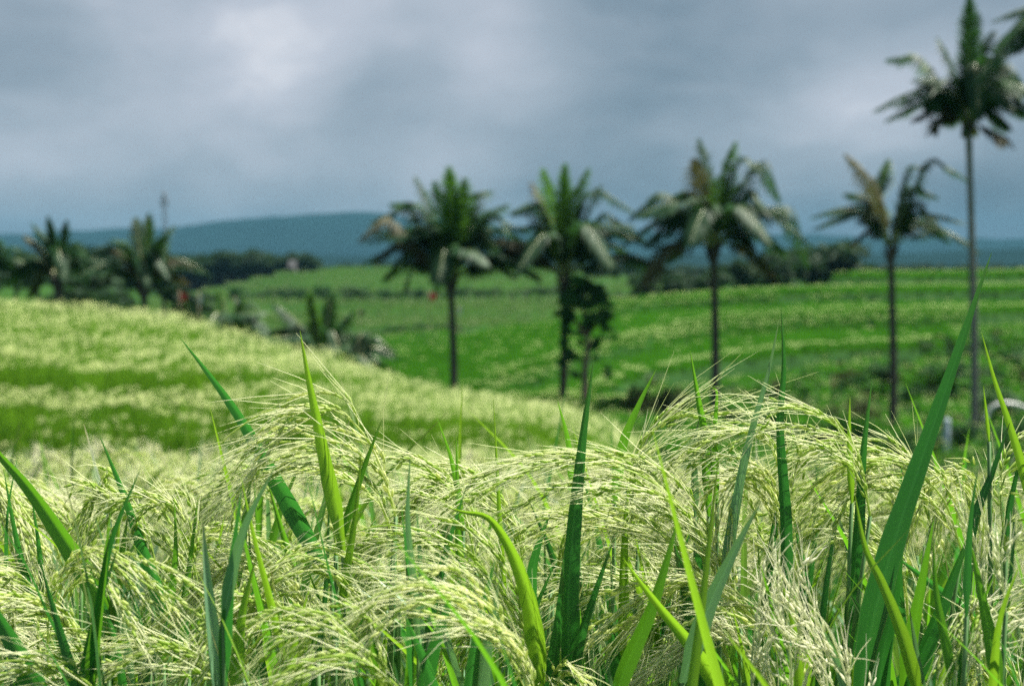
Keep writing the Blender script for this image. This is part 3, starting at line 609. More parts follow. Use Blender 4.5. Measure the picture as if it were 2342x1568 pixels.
# leafy shoots without heads that fill the gaps with upright blades
rl = np.random.default_rng(77)
for k in range(34):
    D = rl.uniform(.96, 1.42); u = 30 + (k * 0.618034 % 1) * 2290; rt = ground_at(u, D)
    e = empty('rice_shoot', rt, 'leafy rice shoot without a head, green blades standing up among the heads', 'rice plant', 'leafy rice shoots between the heads')
    for q in range(int(rl.integers(2, 5))):
        lean = rl.choice((-1, 1), p=(.45, .55)) * rl.uniform(10, 130); ub = u + rl.uniform(-30, 30); vt = rl.uniform(1030, 1400); vb = vt + rl.uniform(330, 520); bow = rl.uniform(-18, 18); dz = rl.uniform(-.02, .04)
        P = [np.asarray(p) - rt for p in lift([(ub, vb), (ub + lean * .22 + bow * .6, vb * .7 + vt * .3), (ub + lean * .55 + bow, vb * .35 + vt * .65), (ub + lean, vt)], D, dz)]
        b = MB(); roll = rl.uniform(-.7, .7); blade(b, P, rl.uniform(.006, .0125), roll=roll, fold=rl.uniform(.3, .6), n=26, across=5)
        b.build('leaf', (M_DEEP, M_FRESH, M_FRESH, M_DEEP, M_YELLOW, M_PALE)[int(rl.integers(6))], e)
        c = MB(); culm(c, (rl.uniform(-.01, .01), 0, 0), P[0]); c.build('culm', M_CULM, e)

# ------------------------------------------------------------------ rice fields as masses
def scatter(name, mats_coll, pts, rot, scl, idx, label, M=None):
    me = bpy.data.meshes.new(name); me.vertices.add(len(pts)); me.vertices.foreach_set('co', np.asarray(pts, float).ravel())
    a = me.attributes.new('rot', 'FLOAT_VECTOR', 'POINT'); a.data.foreach_set('vector', np.asarray(rot, float).ravel())
    a = me.attributes.new('scl', 'FLOAT_VECTOR', 'POINT'); a.data.foreach_set('vector', np.asarray(scl, float).ravel())
    a = me.attributes.new('pick', 'INT', 'POINT'); a.data.foreach_set('value', np.asarray(idx, np.int32))
    o = bpy.data.objects.new(name, me); C.objects.link(o)
    g = bpy.data.node_groups.new(name + '_nodes', 'GeometryNodeTree')
    g.interface.new_socket('Geometry', in_out='INPUT', socket_type='NodeSocketGeometry'); g.interface.new_socket('Geometry', in_out='OUTPUT', socket_type='NodeSocketGeometry')
    gi = g.nodes.new('NodeGroupInput'); go = g.nodes.new('NodeGroupOutput')
    ip = g.nodes.new('GeometryNodeInstanceOnPoints'); ci = g.nodes.new('GeometryNodeCollectionInfo')
    ci.inputs['Collection'].default_value = mats_coll; ci.inputs['Separate Children'].default_value = True; ci.inputs['Reset Children'].default_value = True
    ip.inputs['Pick Instance'].default_value = True
    def attr(nm, ty):
        n = g.nodes.new('GeometryNodeInputNamedAttribute'); n.data_type = ty; n.inputs['Name'].default_value = nm
        return [s for s in n.outputs if s.name == 'Attribute' and s.enabled][0]
    g.links.new(gi.outputs[0], ip.inputs['Points']); g.links.new(ci.outputs[0], ip.inputs['Instance'])
    g.links.new(attr('pick', 'INT'), ip.inputs['Instance Index'])
    er = g.nodes.new('FunctionNodeEulerToRotation'); g.links.new(attr('rot', 'FLOAT_VECTOR'), er.inputs[0]); g.links.new(er.outputs[0], ip.inputs['Rotation'])
    g.links.new(attr('scl', 'FLOAT_VECTOR'), ip.inputs['Scale'])
    g.links.new(ip.outputs[0], go.inputs[0])
    md = o.modifiers.new('scatter', 'NODES'); md.node_group = g
    return tag(o, label, kind='stuff')
def clump_coll(name, objs):
    c = bpy.data.collections.new(name)
    for n, me in objs: c.objects.link(bpy.data.objects.new(n, me))
    return c
def join_mesh(parts, name):
    """parts: (mesh, 4x4-ish loc, rotz, scale)"""
    me = bpy.data.meshes.new(name); V = []; F = []; MI = []; T = []; mats = []; off = 0
    for (m, lo, ro, sc) in parts:
        n = len(m.vertices); co = np.empty(n * 3); m.vertices.foreach_get('co', co); co = co.reshape(-1, 3) * sc
        c, s = math.cos(ro), math.sin(ro); co = np.stack([co[:, 0] * c - co[:, 1] * s, co[:, 0] * s + co[:, 1] * c, co[:, 2]], 1) + np.array(lo)
        nl = len(m.loops); li = np.empty(nl, np.int32); m.loops.foreach_get('vertex_index', li)
        ls = np.empty(len(m.polygons), np.int32); m.polygons.foreach_get('loop_start', ls)
        uv = np.empty(nl * 2); m.uv_layers[0].data.foreach_get('uv', uv); tc_ = np.empty(n * 4); m.color_attributes['tint'].data.foreach_get('color', tc_)
        mt = m.materials[0]
        if mt not in mats: mats.append(mt)
        V.append(co); F.append((li + off, ls, uv)); MI.append(np.full(len(ls), mats.index(mt))); T.append(tc_); off += n
    V = np.concatenate(V); me.vertices.add(len(V)); me.vertices.foreach_set('co', V.ravel())
    li = np.concatenate([f[0] for f in F]); st = []; o = 0
    for f in F: st.append(f[1] + o); o += len(f[0])
    st = np.concatenate(st).astype(np.int32)
    me.loops.add(len(li)); me.loops.foreach_set('vertex_index', li.astype(np.int32)); me.polygons.add(len(st)); me.polygons.foreach_set('loop_start', st)
    me.update(calc_edges=True); me.polygons.foreach_set('material_index', np.concatenate(MI).astype(np.int32)); me.polygons.foreach_set('use_smooth', np.ones(len(st), bool))
    me.uv_layers.new(name='UVMap').data.foreach_set('uv', np.concatenate([f[2] for f in F])); me.color_attributes.new('tint', 'FLOAT_COLOR', 'POINT').data.foreach_set('color', np.concatenate(T))
    for mt in mats: me.materials.append(mt)
    return me
near = []
for i in range(3):
    ps = []
    for k in range(3):
        x, y = rs.uniform(-.07, .07, 2); hh = rs.uniform(.72, .83)
        ps.append((CM[k % 4], (x * .4, y * .4, 0), 0, .88)); ps.append((HM[rs.integers(12)], (x * .4, y * .4, hh - .04), (math.pi if rs.random() < .6 else 0) + rs.normal() * .8, .95))
    for k in range(15): ps.append((LM[rs.integers(13)], (rs.uniform(-.03, .03), rs.uniform(-.03, .03), rs.uniform(.1, .58)), rs.uniform(0, 6.28), .95))
    near.append(('near_clump', join_mesh(ps, 'near_clump')))
CO_NEAR = clump_coll('near_clumps', near)
def low_clump(seed, heads, hgt, ml, mh, nb=16, w_=.016, spread=.10, hw=.006, hl=1.):
    g = np.random.default_rng(seed); b = MB(); hb = MB()
    for k in range(nb):
        az = g.uniform(0, 6.28); l = hgt * g.uniform(.75, 1.18); a = g.uniform(.04, .35); x, y = g.uniform(-spread, spread, 2) * .6
        P = [np.array((x + math.cos(az) * math.sin(a) * l * t * t, y + math.sin(az) * math.sin(a) * l * t * t, l * t * math.cos(a * t))) for t in (0, .4, .75, 1)]
        d = g.uniform(0, 1); blade(b, P, w_, n=4, across=2, fold=0, face=(math.cos(az + 1.2), math.sin(az + 1.2), .3), col=(d, 0, 0, 1))
    for k in range(heads):
        az = (math.pi if g.random() < .6 else 0) + g.normal() * .9; x, y = g.uniform(-spread, spread, 2); c_, s_ = math.cos(az), math.sin(az); zt = hgt * g.uniform(.96, 1.04)
        for q in range(7 if hl == 1. else 4):
            l = g.uniform(.08, .17) * hl; a0 = g.uniform(-.5, .5); ca_, sa_ = math.cos(az + a0), math.sin(az + a0); zz = zt - g.uniform(0, .035)
            P = [np.array((x + ca_ * l * t, y + sa_ * l * t, zz - .02 * (1 - t) ** 2 - .035 * t * t * g.uniform(.6, 1.5))) for t in (0, .35, .7, 1)]
            blade(hb, P, hw, n=4, across=2, fold=0, face=(g.normal() * .4, -.6, .8), col=(g.uniform(0, 1), 0, 0, 1))
    m1 = b.mesh('blades', ml); 
    return join_mesh([(m1, (0, 0, 0), 0, 1)] + ([(hb.mesh('heads', mh), (0, 0, 0), 0, 1)] if heads else []), 'clump')
CO_MID = clump_coll('mid_clumps', [('c', low_clump(50 + i, (9, 9, 5, 5)[i], .82, M_FIELDLEAF, M_FIELDHEAD, 20, .012, .12, .0058, .62)) for i in range(4)])
CO_HILL = clump_coll('hill_clumps', [('c', low_clump(70 + i, 9 if i < 2 else 0, .75, M_FIELDLEAF2, M_FIELDHEAD2, 16, .035, .22, .020)) for i in range(5)])
CO_FAR = clump_coll('far_clumps', [('c', low_clump(90 + i, (9, 9, 1)[i], .45, M_FARLEAF, M_FARHEAD, 12, .12, .7, .07)) for i in range(3)])
def field(name, coll, ncoll, D0, D1, spacing, label, umin=-250, umax=2600, jitter=.45, mask=None, tall=(.85, 1.12), wide=1.0, grow=0., edge=None, flat=.30):
    pts = []; D = D0
    while D < D1:
        sp_ = spacing * (1 + grow * (D - D0))
        x0 = (umin - 1171) / FPX * D; x1 = (umax - 1171) / FPX * D
        xs = np.arange(x0, x1, sp_); xs = xs + R.uniform(-jitter, jitter, len(xs)) * sp_; ys = D + R.uniform(-jitter, jitter, len(xs)) * sp_
        pts.append(np.stack([xs, ys], 1)); D += sp_
    p = np.concatenate(pts); u = 1171 + FPX * p[:, 0] / p[:, 1]
    if mask is not None: p = p[mask(u, p[:, 1])]
    z = ground_z(p[:, 0], p[:, 1]); n = len(p)
    # keep plants off the steep terrace faces
    z2 = ground_z(p[:, 0], p[:, 1] + .12); z3 = ground_z(p[:, 0], p[:, 1] - .12); ok = np.abs(z2 - z3) < flat
    p = p[ok]; z = z[ok]; n = len(p)
    rot = np.stack([R.normal(size=n) * .06, R.normal(size=n) * .06, R.uniform(-.7, .7, n)], 1)
    h = R.uniform(*tall, n) * (1 + .12 * vnoise(p[:, 0], p[:, 1], 1.2, 4)); scl = np.stack([np.full(n, wide), np.full(n, wide), h], 1)
    print(name, n)
    idx = R.integers(0, ncoll, n)
    if edge:      # heads ripen first along the open front of each terrace
        zf = ground_z(p[:, 0], p[:, 1] - edge[0]); fr = (z - zf > edge[1]) & (R.random(n) < .95); idx = np.where(fr | (R.random(n) < .03), R.integers(0, 2, n), R.integers(2, ncoll, n))
    return scatter(name, coll, np.column_stack([p, z - .02]), rot, scl, idx, label)
field('near_rice_field', CO_NEAR, 3, 2.95, 7.5, .17, 'cream headed rice just behind the near stand, slightly blurred')
field('left_rice_field', CO_MID, 4, 7.5, 34, .155, 'pale headed rice on the low terraces rising to the left', mask=lambda u, D: (u < 1560) & (D < np.interp(u, [-250, 0, 350, 700, 1000, 1250, 1400, 1500, 1560], [23.5, 23, 22.5, 21.5, 20.5, 19.5, 16.5, 13.5, 12])), grow=.012, edge=(.9, .22))
def hillmask(u, D):
    nz = vnoise((u - 1171) / FPX * D, D, 4., 12)
    scrub = (D < np.interp(u, [0, 1420, 1480, 1600, 1750, 1900, 2100, 2342], [50, 50, 66, 60, 64, 74, 78, 86]) + nz * 8)
    return (u > 830) & (~scrub)
field('hill_rice_field', CO_HILL, 5, 50, 119, .42, 'green rice growing in stepped rows on the right hill', umin=830, mask=hillmask, grow=.003, wide=1.1, tall=(.7, .92), flat=.17, edge=(1.3, .35))
field('valley_rice_field', CO_MID, 4, 36, 60, .4, 'short green rice on the valley floor beyond the left field', umin=700, umax=1500, wide=1.5, tall=(.5, .7))
field('far_rice_field', CO_FAR, 3, 70, 335, 1.25, 'pale green far terraces across the middle of the valley', umin=350, umax=1560, mask=lambda u, D: D > np.interp(u, [350, 830, 1000, 1250, 1400, 1560], [70, 95, 100, 118, 125, 125]), grow=.003, flat=.14, edge=(3.0, .45))

# ------------------------------------------------------------------ palms
def frond(mb_l, mb_r, P3, leaf_l, n=70, droop=.7, wd=.045, col=.5, g=R):
    P = curve(P3, 60); T = tangents(P)
    tube(mb_r, P[::4], np.linspace(.045, .008, len(P[::4])), 5, cap=False)
    for s in (-1, 1):
        t = np.linspace(.16, 1, n) + g.uniform(-.004, .004, n); t = t.clip(0, 1); q = (t * 59); i = q.astype(int).clip(0, 58); f = (q - i)[:, None]
        B = P[i] * (1 - f) + P[i + 1] * f; Tt = T[i]
        up = np.tile([0, 0, 1.], (n, 1)); side = unit(np.cross(Tt, up) + g.normal(size=(n, 3)) * .04) * s
        L_ = leaf_l * np.sin(np.pi * np.clip(.18 + t * .80, 0, 1)) ** .7 * g.uniform(.75, 1.1, n); L_ = np.maximum(L_, leaf_l * .22) * (.5 + .5 * min(droop, 1.))
        d1 = unit(side * (.30 + .62 * min(droop, .9)) + Tt * (1.15 - .6 * droop) + np.array([0, 0, -.25 * droop])); d2 = unit(side * .35 + Tt * (.8 - .5 * droop) + np.array([0, 0, -1.0 * droop]))
        a = B; b = B + d1 * (L_ * .5)[:, None]; c = b + d2 * (L_ * .5)[:, None]
        wv = unit(np.cross(d1, np.cross(side, Tt) + g.normal(size=(n, 3)) * .2)) * wd * .5
        V = np.stack([a - wv * .5, a + wv * .5, b - wv, b + wv, c - wv * .15, c + wv * .15], 1)
        q4 = (np.array([[0, 1, 3, 2], [2, 3, 5, 4]])[None] + (np.arange(n) * 6)[:, None, None]).reshape(-1, 4)
        cc = np.zeros((n, 4)); cc[:, 0] = np.clip(col + g.uniform(-.35, .35, n), 0, 1); cc[:, 3] = 1
        mb_l.add(V, q4, col=np.repeat(cc, 6, 0))
def palm(label, cu, cv, D, bu, bv, ends, trpx=16, tmat=None, nback=5, leafpx=42, extra=None, group='coconut palms over the terraces', root_z=None, nuts=0, flare=True, nside=8):
    c = W(cu, cv, D); b = W(bu, bv, D); b[2] = gz(b[0], b[1]) - .05 if root_z is None else root_z
    e = empty('coconut_palm', (b[0], b[1], b[2]), label, 'palm tree', group)
    s = D / FPX; r = trpx * s / 2
    P = curve([b, b + (c - b) * .33 + np.array([r * .5, 0, 0]), b + (c - b) * .7 + np.array([r * .3, 0, 0]), c], 34) - b
    rr = np.interp(np.linspace(0, 1, 34), [0, .06, .5, .9, 1], [r * 1.5, r * 1.1, r, r * .85, r * 1.0]) * (1 + .05 * (np.arange(34) % 2))
    m = MB(); tube(m, P, rr, 10); m.build('trunk', tmat or M_TRUNK, e)
    # old frond bases round the top of the trunk
    m = MB()
    for k in range(12 if flare else 6):
        az = k * 2.4; h = R.uniform(.1, 1.0) * r * 5; o0 = (c - b) + np.array([math.cos(az) * r * .6, math.sin(az) * r * .6, -h * .8])
        o1 = o0 + np.array([math.cos(az) * r * 1.6, math.sin(az) * r * 1.6, r * 4]); tube(m, [o0, (o0 + o1) / 2 + np.array([0, 0, -r * .3]), o1], [r * .5, r * .38, r * .15], 5)
    m.build('frond_base', M_TRUNK, e)
    for k in range(nuts):
        az = k * 1.9; m = MB(); q = (c - b) + np.array([math.cos(az) * r * 2, math.sin(az) * r * 2, -r * 1.2 - (k % 2) * r])
        tube(m, [q + np.array([0, 0, r * 1.1]), q + np.array([0, 0, r * .7]), q, q - np.array([0, 0, r * .7]), q - np.array([0, 0, r])], [r * .15, r * .7, r * .95, r * .65, r * .1], 8); m.build('coconut', M_YEL if k % 3 == 0 else M_BUSH, e)
    nback = max(1, nback // 2 + 1)
    lst = [(x, R.uniform(-.9, .9)) for x in ends]
    for k in range(nback):   # fronds reaching towards or away from the camera
        sgn = 1 if k % 2 else -1; du = R.uniform(-90, 90) * leafpx / 42
        lst.append(((cu + du * .5, cv - R.uniform(60, 130) * leafpx / 42, cu + du * 1.3, cv + R.uniform(-70, 35) * leafpx / 42), sgn * R.uniform(1.3, 2.4) * leafpx / 42))
    Lm = np.mean([math.hypot(x[2] - cu, x[3] - cv) for x in ends])
    for k in range(nside):
        sg = 1 if k % 2 else -1; a = R.uniform(.35, 1.3); Lk = Lm * R.uniform(.9, 1.15); b2 = max(R.uniform(-.08, .1), a - R.uniform(.45, .8))
        lst.append(((cu + sg * Lk * .62 * math.cos(a), cv - Lk * .62 * math.sin(a), cu + sg * Lk * math.cos(b2), cv - Lk * math.sin(b2)), R.uniform(-1.2, 1.2)))
    for (en, dy) in lst:
        ku, kv, eu, ev = en[:4]; ku, kv, eu, ev = cu + (ku - cu) * 1.06, cv + (kv - cv) * 1.0, cu + (eu - cu) * 1.06, cv + (ev - cv) * 1.0; mk = en[4] if len(en) > 4 else 'g'; dr = en[5] if len(en) > 5 else .6
        d3 = np.array([0, dy * s * 90, 0])
        mid = W(ku, kv, D) + d3 * .5; end = W(eu, ev, D) + d3
        rt = c - b; up = np.array([0, 0, .5 * r])
        P = [rt + up, rt + up + (mid - c) * .55 + np.array([0, 0, .02 * np.linalg.norm(mid - c)]), mid - b, (mid * .45 + end * .55) - b + np.array([0, 0, .06 * np.linalg.norm(end - mid)]), end - b]
        ml = MB(); mr = MB(); frond(ml, mr, P, leafpx * 1.75 * s * R.uniform(.85, 1.15), droop=dr, wd=4.2 * s, col=R.uniform(.2, .8))
        o = ml.build('frond', {'g': M_FROND, 'y': M_FRONDY, 'b': M_FRONDB}[mk], e); mr.build('frond_stalk', M_RACHIS, o)
    return e
palm('coconut palm with a wide full crown and dark trunk, left of the central pair', 1030, 645, 55, 1036, 905, [
    (1035, 500, 1030, 392, 'y', .4), (1050, 500, 1062, 415, 'y', .5), (1015, 510, 1000, 420, 'g', .6), (985, 470, 955, 405, 'g', .8), (960, 470, 898, 462, 'g', .9), (940, 480, 860, 505), (900, 500, 842, 548, 'b', .9), (930, 560, 862, 600, 'b'), (950, 580, 880, 640),
    (960, 600, 930, 660), (1070, 450, 1115, 432, 'g', 1.), (1095, 500, 1150, 470), (1110, 500, 1190, 530), (1130, 520, 1250, 600, 'g', .8), (1130, 580, 1215, 585, 'g', .9), (1100, 590, 1170, 630), (1010, 540, 950, 520), (1055, 540, 1120, 520), (1075, 480, 1100, 560), (985, 540, 930, 590)],
    17, nback=6, leafpx=46)
palm('coconut palm beside the small leafy tree, with upswept bright green fronds', 1288, 640, 55, 1285, 925, [
    (1265, 470, 1245, 392, 'y', .6), (1288, 480, 1290, 383, 'y', .3), (1310, 460, 1338, 392, 'y', .5), (1325, 460, 1368, 425, 'g', .7), (1250, 480, 1222, 418, 'b', .7), (1230, 470, 1175, 488, 'g', 1.), (1240, 520, 1190, 520), (1360, 440, 1440, 485, 'g', 1.), (1370, 490, 1460, 545, 'g', 1.), (1380, 530, 1450, 540, 'g', .7),
    (1400, 585, 1500, 612, 'g', .9), (1220, 570, 1150, 545, 'b', .8), (1300, 520, 1330, 470), (1330, 520, 1350, 600)],
    17, nback=5, leafpx=42)
palm('coconut palm with long claw shaped fronds curling down on both sides', 1632, 570, 54, 1632, 985, [
    (1628, 440, 1608, 320, 'g', .4), (1640, 440, 1668, 335, 'y', .5), (1605, 460, 1588, 368, 'b', .6), (1680, 370, 1735, 385, 'g', .8), (1730, 370, 1785, 455, 'g', 1.), (1700, 440, 1745, 480, 'g', 1.), (1590, 440, 1535, 450, 'g', .9), (1530, 440, 1455, 495, 'g', 1.), (1550, 500, 1480, 560, 'g', 1.),
    (1530, 560, 1470, 655, 'b', .8), (1780, 470, 1845, 605, 'g', 1.), (1700, 560, 1775, 635, 'b', .8), (1580, 540, 1540, 600), (1680, 530, 1720, 560), (1665, 450, 1700, 410)],
    18, nback=4, leafpx=46)
palm('slender coconut palm with a sparse windblown crown bending right', 2037, 565, 52, 2040, 1040, [
    (1985, 420, 1930, 358, 'b', .9), (1990, 450, 1950, 440, 'g', .9), (2020, 450, 2050, 362, 'y', .5), (2070, 390, 2110, 385, 'g', .7), (2110, 370, 2195, 420, 'g', .8), (2080, 430, 2140, 450, 'g', .8), (2060, 500, 2085, 530), (2000, 500, 1962, 505), (2000, 530, 1958, 560, 'b')],
    17, nback=1, leafpx=34, flare=False)
palm('tallest coconut palm with a pale grey trunk at the right', 2215, 290, 50, 2228, 1085, [
    (2203, 150, 2193, 12, 'g', .3), (2225, 140, 2240, 35, 'g', .5), (2245, 130, 2275, 70, 'g', .6), (2185, 150, 2160, 85, 'g', .6), (2120, 130, 2055, 128, 'g', .8), (2140, 210, 2115, 255, 'g', .9), (2150, 250, 2090, 275, 'b', .6), (2160, 270, 2130, 300, 'b'),
    (2290, 150, 2360, 190, 'g', .8), (2290, 210, 2360, 270, 'g', .8), (2260, 250, 2320, 290), (2250, 300, 2275, 330, 'b'), (2270, 130, 2320, 150), (2180, 200, 2140, 170)],
    16, tmat=M_TRUNKL, nback=5, leafpx=46, nuts=5, nside=8)
palm('coconut palm beyond the right edge, only its fronds reaching into the corner', 2480, 120, 46, 2500, 1100, [
    (2380, 40, 2225, 195, 'g', .9), (2400, 20, 2330, 110, 'g', .9), (2420, 150, 2360, 260, 'g', .9), (2560, 20, 2640, 130), (2540, 150, 2600, 250), (2490, 0, 2500, -90)], 16, nback=6, leafpx=50)
palm('coconut palm with a dark upright spear of fronds behind the left crest', 133, 640, 62, 135, 720, [
    (135, 560, 135, 500, 'g', .3), (145, 560, 155, 508, 'g', .4), (120, 560, 95, 515, 'g', .7), (95, 560, 68, 540, 'b', .9), (90, 600, 35, 615, 'b', .9), (80, 600, 0, 650, 'g', .9), (170, 580, 190, 640), (160, 560, 175, 560), (100, 620, 60, 680, 'b')],
    18, nback=5, leafpx=27, nside=2, group='palms behind the left crest')
palm('coconut palm with browning lower fronds below the mast', 328, 650, 60, 322, 730, [
    (325, 560, 322, 488, 'g', .3), (315, 560, 305, 500, 'g', .4), (350, 560, 378, 515, 'g', .7), (365, 560, 392, 535, 'g', .8), (290, 580, 262, 570, 'b', .8), (300, 560, 278, 548), (385, 590, 435, 612, 'b', .8), (370, 620, 410, 650, 'b', .8), (280, 620, 245, 650, 'b'), (340, 540, 345, 500, 'y', .4)],
    18, nback=6, leafpx=27, nside=2, group='palms behind the left crest')
palm('palm cut off by the left edge behind the crest', -25, 640, 64, -20, 730, [
    (10, 570, 40, 565), (20, 590, 70, 610), (0, 560, 5, 540), (-50, 560, -70, 540), (-70, 600, -110, 640), (-25, 560, -30, 500)], 18, nback=4, leafpx=27, nside=2, group='palms behind the left crest')
palm('young palm with fresh upright fronds at the edge of the left field', 735, 835, 29, 738, 880, [
    (726, 760, 713, 672, 'y', .3), (742, 760, 750, 680, 'y', .3), (765, 765, 805, 712, 'g', .7), (690, 745, 635, 695, 'g', .8), (700, 780, 655, 765, 'g'), (780, 790, 815, 800, 'g'), (755, 770, 775, 740, 'y'), (715, 790, 690, 830, 'b')],
    12, nback=3, leafpx=38, group='young palms at the field edge', flare=False)
palm('young palm half sunk behind the left field crest', 530, 775, 32, 532, 815, [
    (516, 720, 503, 665, 'y', .3), (540, 720, 548, 690, 'y', .4), (560, 715, 600, 712, 'y', .8), (500, 740, 470, 735, 'g'), (575, 745, 620, 760, 'g'), (510, 750, 480, 770, 'b')],
    12, nback=3, leafpx=38, group='young palms at the field edge', flare=False)
palm('low palm with one dark arching frond right of the young palm', 805, 850, 27.5, 806, 880, [
    (850, 770, 905, 815, 'g', .8), (830, 780, 870, 790, 'g'), (790, 800, 765, 800, 'g'), (820, 770, 838, 765, 'g')], 9, nback=2, leafpx=24, group='young palms at the field edge', flare=False)

# ------------------------------------------------------------------ broadleaf trees, bushes
def leafcloud(mb, lobes, n, size, g, flat=.5):
    lob = np.array(lobes, float); vol = (lob[:, 3] * lob[:, 4]) ; pk = g.choice(len(lob), n, p=vol / vol.sum())
    d = unit(g.normal(size=(n, 3))); d[:, 2] = np.where(d[:, 2] < -.3, -d[:, 2] * .5, d[:, 2])
    rr = g.uniform(.62, 1.04, n)[:, None] ** .8; O = lob[pk, :3] + d * rr * lob[pk][:, [3, 3, 4]]
    nr = unit(d * .7 + g.normal(size=(n, 3)) * .7); A = unit(np.cross(nr, g.normal(size=(n, 3)))); B = np.cross(nr, A)
    s = size * g.uniform(.5, 1.2, n)[:, None]
    V = np.stack([O - A * s - B * s * flat * .2, O + B * s * flat, O + A * s + nr * s * .2, O - B * s * flat], 1)
    q = np.arange(n * 4).reshape(-1, 4); cc = np.zeros((n, 4)); cc[:, 0] = np.clip(.5 + g.normal(size=len(lob))[pk] * .2 + g.uniform(-.2, .2, n), 0, 1); cc[:, 3] = 1
    mb.add(V, q, col=np.repeat(cc, 4, 0))
def make_tree_meshes(seed, ml, n=1500, h=1.0, size=.05, nl=12, tall=.35):
    g = np.random.default_rng(seed); lobes = []
    for k in range(nl):
        az = g.uniform(0, 6.28); r = g.uniform(0, .34); z = g.uniform(.42, .85) - r * .25; lobes.append((math.cos(az) * r, math.sin(az) * r, z, g.uniform(.12, .22), g.uniform(.10, .17)))
    c = MB(); leafcloud(c, lobes, n, size, g); crown = c.mesh('crown', ml, smooth=False)
    t = MB(); tube(t, curve([(0, 0, -.02), (.01, .0, .2), (-.01, .01, .42), (0, 0, .7)], 10), np.linspace(.028, .010, 10), 7)
    for l in lobes[:6]: tube(t, curve([(0, 0, .28), (l[0] * .5, l[1] * .5, l[2] * .75), (l[0], l[1], l[2])], 6), np.linspace(.013, .004, 6), 5)
    return t.mesh('trunk', M_BARK), crown
TREES = [make_tree_meshes(200 + i, M_CROWN, 1700, size=.042) for i in range(5)]
BUSHM = []
for i, ml in enumerate((M_BUSH, M_DRYBUSH, M_PALEBUSH, M_BUSH, M_DRYBUSH)):
    g = np.random.default_rng(300 + i); lobes = [(g.uniform(-.35, .35), g.uniform(-.3, .3), g.uniform(.2, .65), g.uniform(.18, .3), g.uniform(.15, .3)) for _ in range(8)]
    c = MB(); leafcloud(c, lobes, 1000, .055, g, .45)
    t = MB()
    for l in lobes: tube(t, curve([(0, 0, 0), (l[0] * .4, l[1] * .4, l[2] * .6), l[:3]], 5), np.linspace(.02, .006, 5), 4)
    BUSHM.append((t.mesh('stems', M_BARK), c.mesh('foliage', ml, smooth=False)))
def tree(u, D, vtop, label, var, group=None, wide=1.0, vbase=None, name='broadleaf_tree'):
    p = ground_at(u, D)
    if vbase: p[2] = W(u, vbase, D)[2]
    h = W(u, vtop, D)[2] - p[2]; e = empty(name, p, label, 'tree', group)
    place('trunk', TREES[var][0], e, scl=(h * wide, h * wide, h)); place('crown', TREES[var][1], e, scl=(h * wide, h * wide, h)); e.rotation_euler.z = R.uniform(0, 6)
def bush(u, D, px_h, label, var, group=None, wide=1.0, cat='bush', dz=0):
    p = ground_at(u, D); p[2] += dz; h = px_h * D / FPX; e = empty('bush', p, label, cat, group)
    tag(place('stems', BUSHM[var][0], e, scl=(h * wide, h * wide, h)), kind='stuff'); place('foliage', BUSHM[var][1], e, scl=(h * wide, h * wide, h)); e.rotation_euler.z = R.uniform(0, 6)
gL = 'dark trees behind the left palms'
for (u, D, vt, lab, v, wd) in [
    (40, 120, 570, 'dark tree between the cut off palm and the spear palm', 0, 1.3), (185, 130, 548, 'rounded dark tree just right of the spear palm', 1, 1.2), (225, 150, 535, 'highest rounded tree of the left wood', 2, 1.3),
    (275, 140, 545, 'dark tree left of the palm with browning fronds', 3, 1.2), (375, 150, 562, 'dark tree right of the palm below the mast', 4, 1.3), (90, 140, 555, 'dark bushy tree right behind the spear palm', 2, 1.3),
    (210, 85, 600, 'lower brownish tree between the two left palms', 0, 1.2), (260, 80, 615, 'low tree standing on the left crest between the palms', 1, 1.2), (415, 95, 640, 'small tree right of the browning palm, above the red flag', 3, 1.1), (170, 82, 630, 'small dark tree low behind the spear palm', 4, 1.2), (-60, 110, 590, 'dark tree beyond the left edge of the picture', 1, 1.3)]:
    tree(u, D, vt, lab, v, gL, wd)
gR = 'trees behind the right hill'
for (u, D, vt, lab, v, wd) in [
    (1480, 150, 610, 'dark tree left of the claw fronded palm trunk', 0, 1.3), (1550, 150, 590, 'dark tree just behind the claw fronded palm trunk', 1, 1.3), (1700, 155, 575, 'dark tree right of the claw fronded palm trunk', 2, 1.3), (1770, 160, 560, 'dark tree under the right claw fronds', 3, 1.3),
    (1850, 170, 535, 'largest hazy tree behind the right hill crest', 4, 1.4), (1920, 170, 540, 'hazy tree left of the slender palm', 0, 1.3), (1975, 165, 575, 'hazy tree just touching the slender palm', 1, 1.2), (1620, 150, 600, 'low tree hidden behind the claw fronded palm trunk', 4, 1.2)]:
    tree(u, D, vt, lab, v, gR, wd)
# the far wood: one mass
pts = []; 
for k in range(420):
    u = R.uniform(330, 2400); D_ = R.uniform(430, 560); pts.append(ground_at(u, D_))
for k in range(160):
    u = R.uniform(400, 720); D_ = R.uniform(360, 430); pts.append(ground_at(u, D_))
pts = np.array(pts); uu = 1171 + FPX * pts[:, 0] / pts[:, 1]
hh = np.interp(uu, [330, 480, 620, 700, 900, 1500, 2400], [10.5, 9.6, 8.4, 6.2, 6.2, 6.2, 6.0]) * R.uniform(.8, 1.1, len(pts))
CO_WOOD = clump_coll('wood_crowns', [('c', join_mesh([(t_[0], (0, 0, 0), 0, 1), (t_[1], (0, 0, 0), 0, 1)], 'wood_tree')) for t_ in TREES])
scatter('far_wood', CO_WOOD, pts, np.stack([np.zeros(len(pts)), np.zeros(len(pts)), R.uniform(0, 6, len(pts))], 1), np.stack([hh * 1.3, hh * 1.3, hh], 1), R.integers(0, 5, len(pts)), 'far blue green wood along the foot of the mountain')
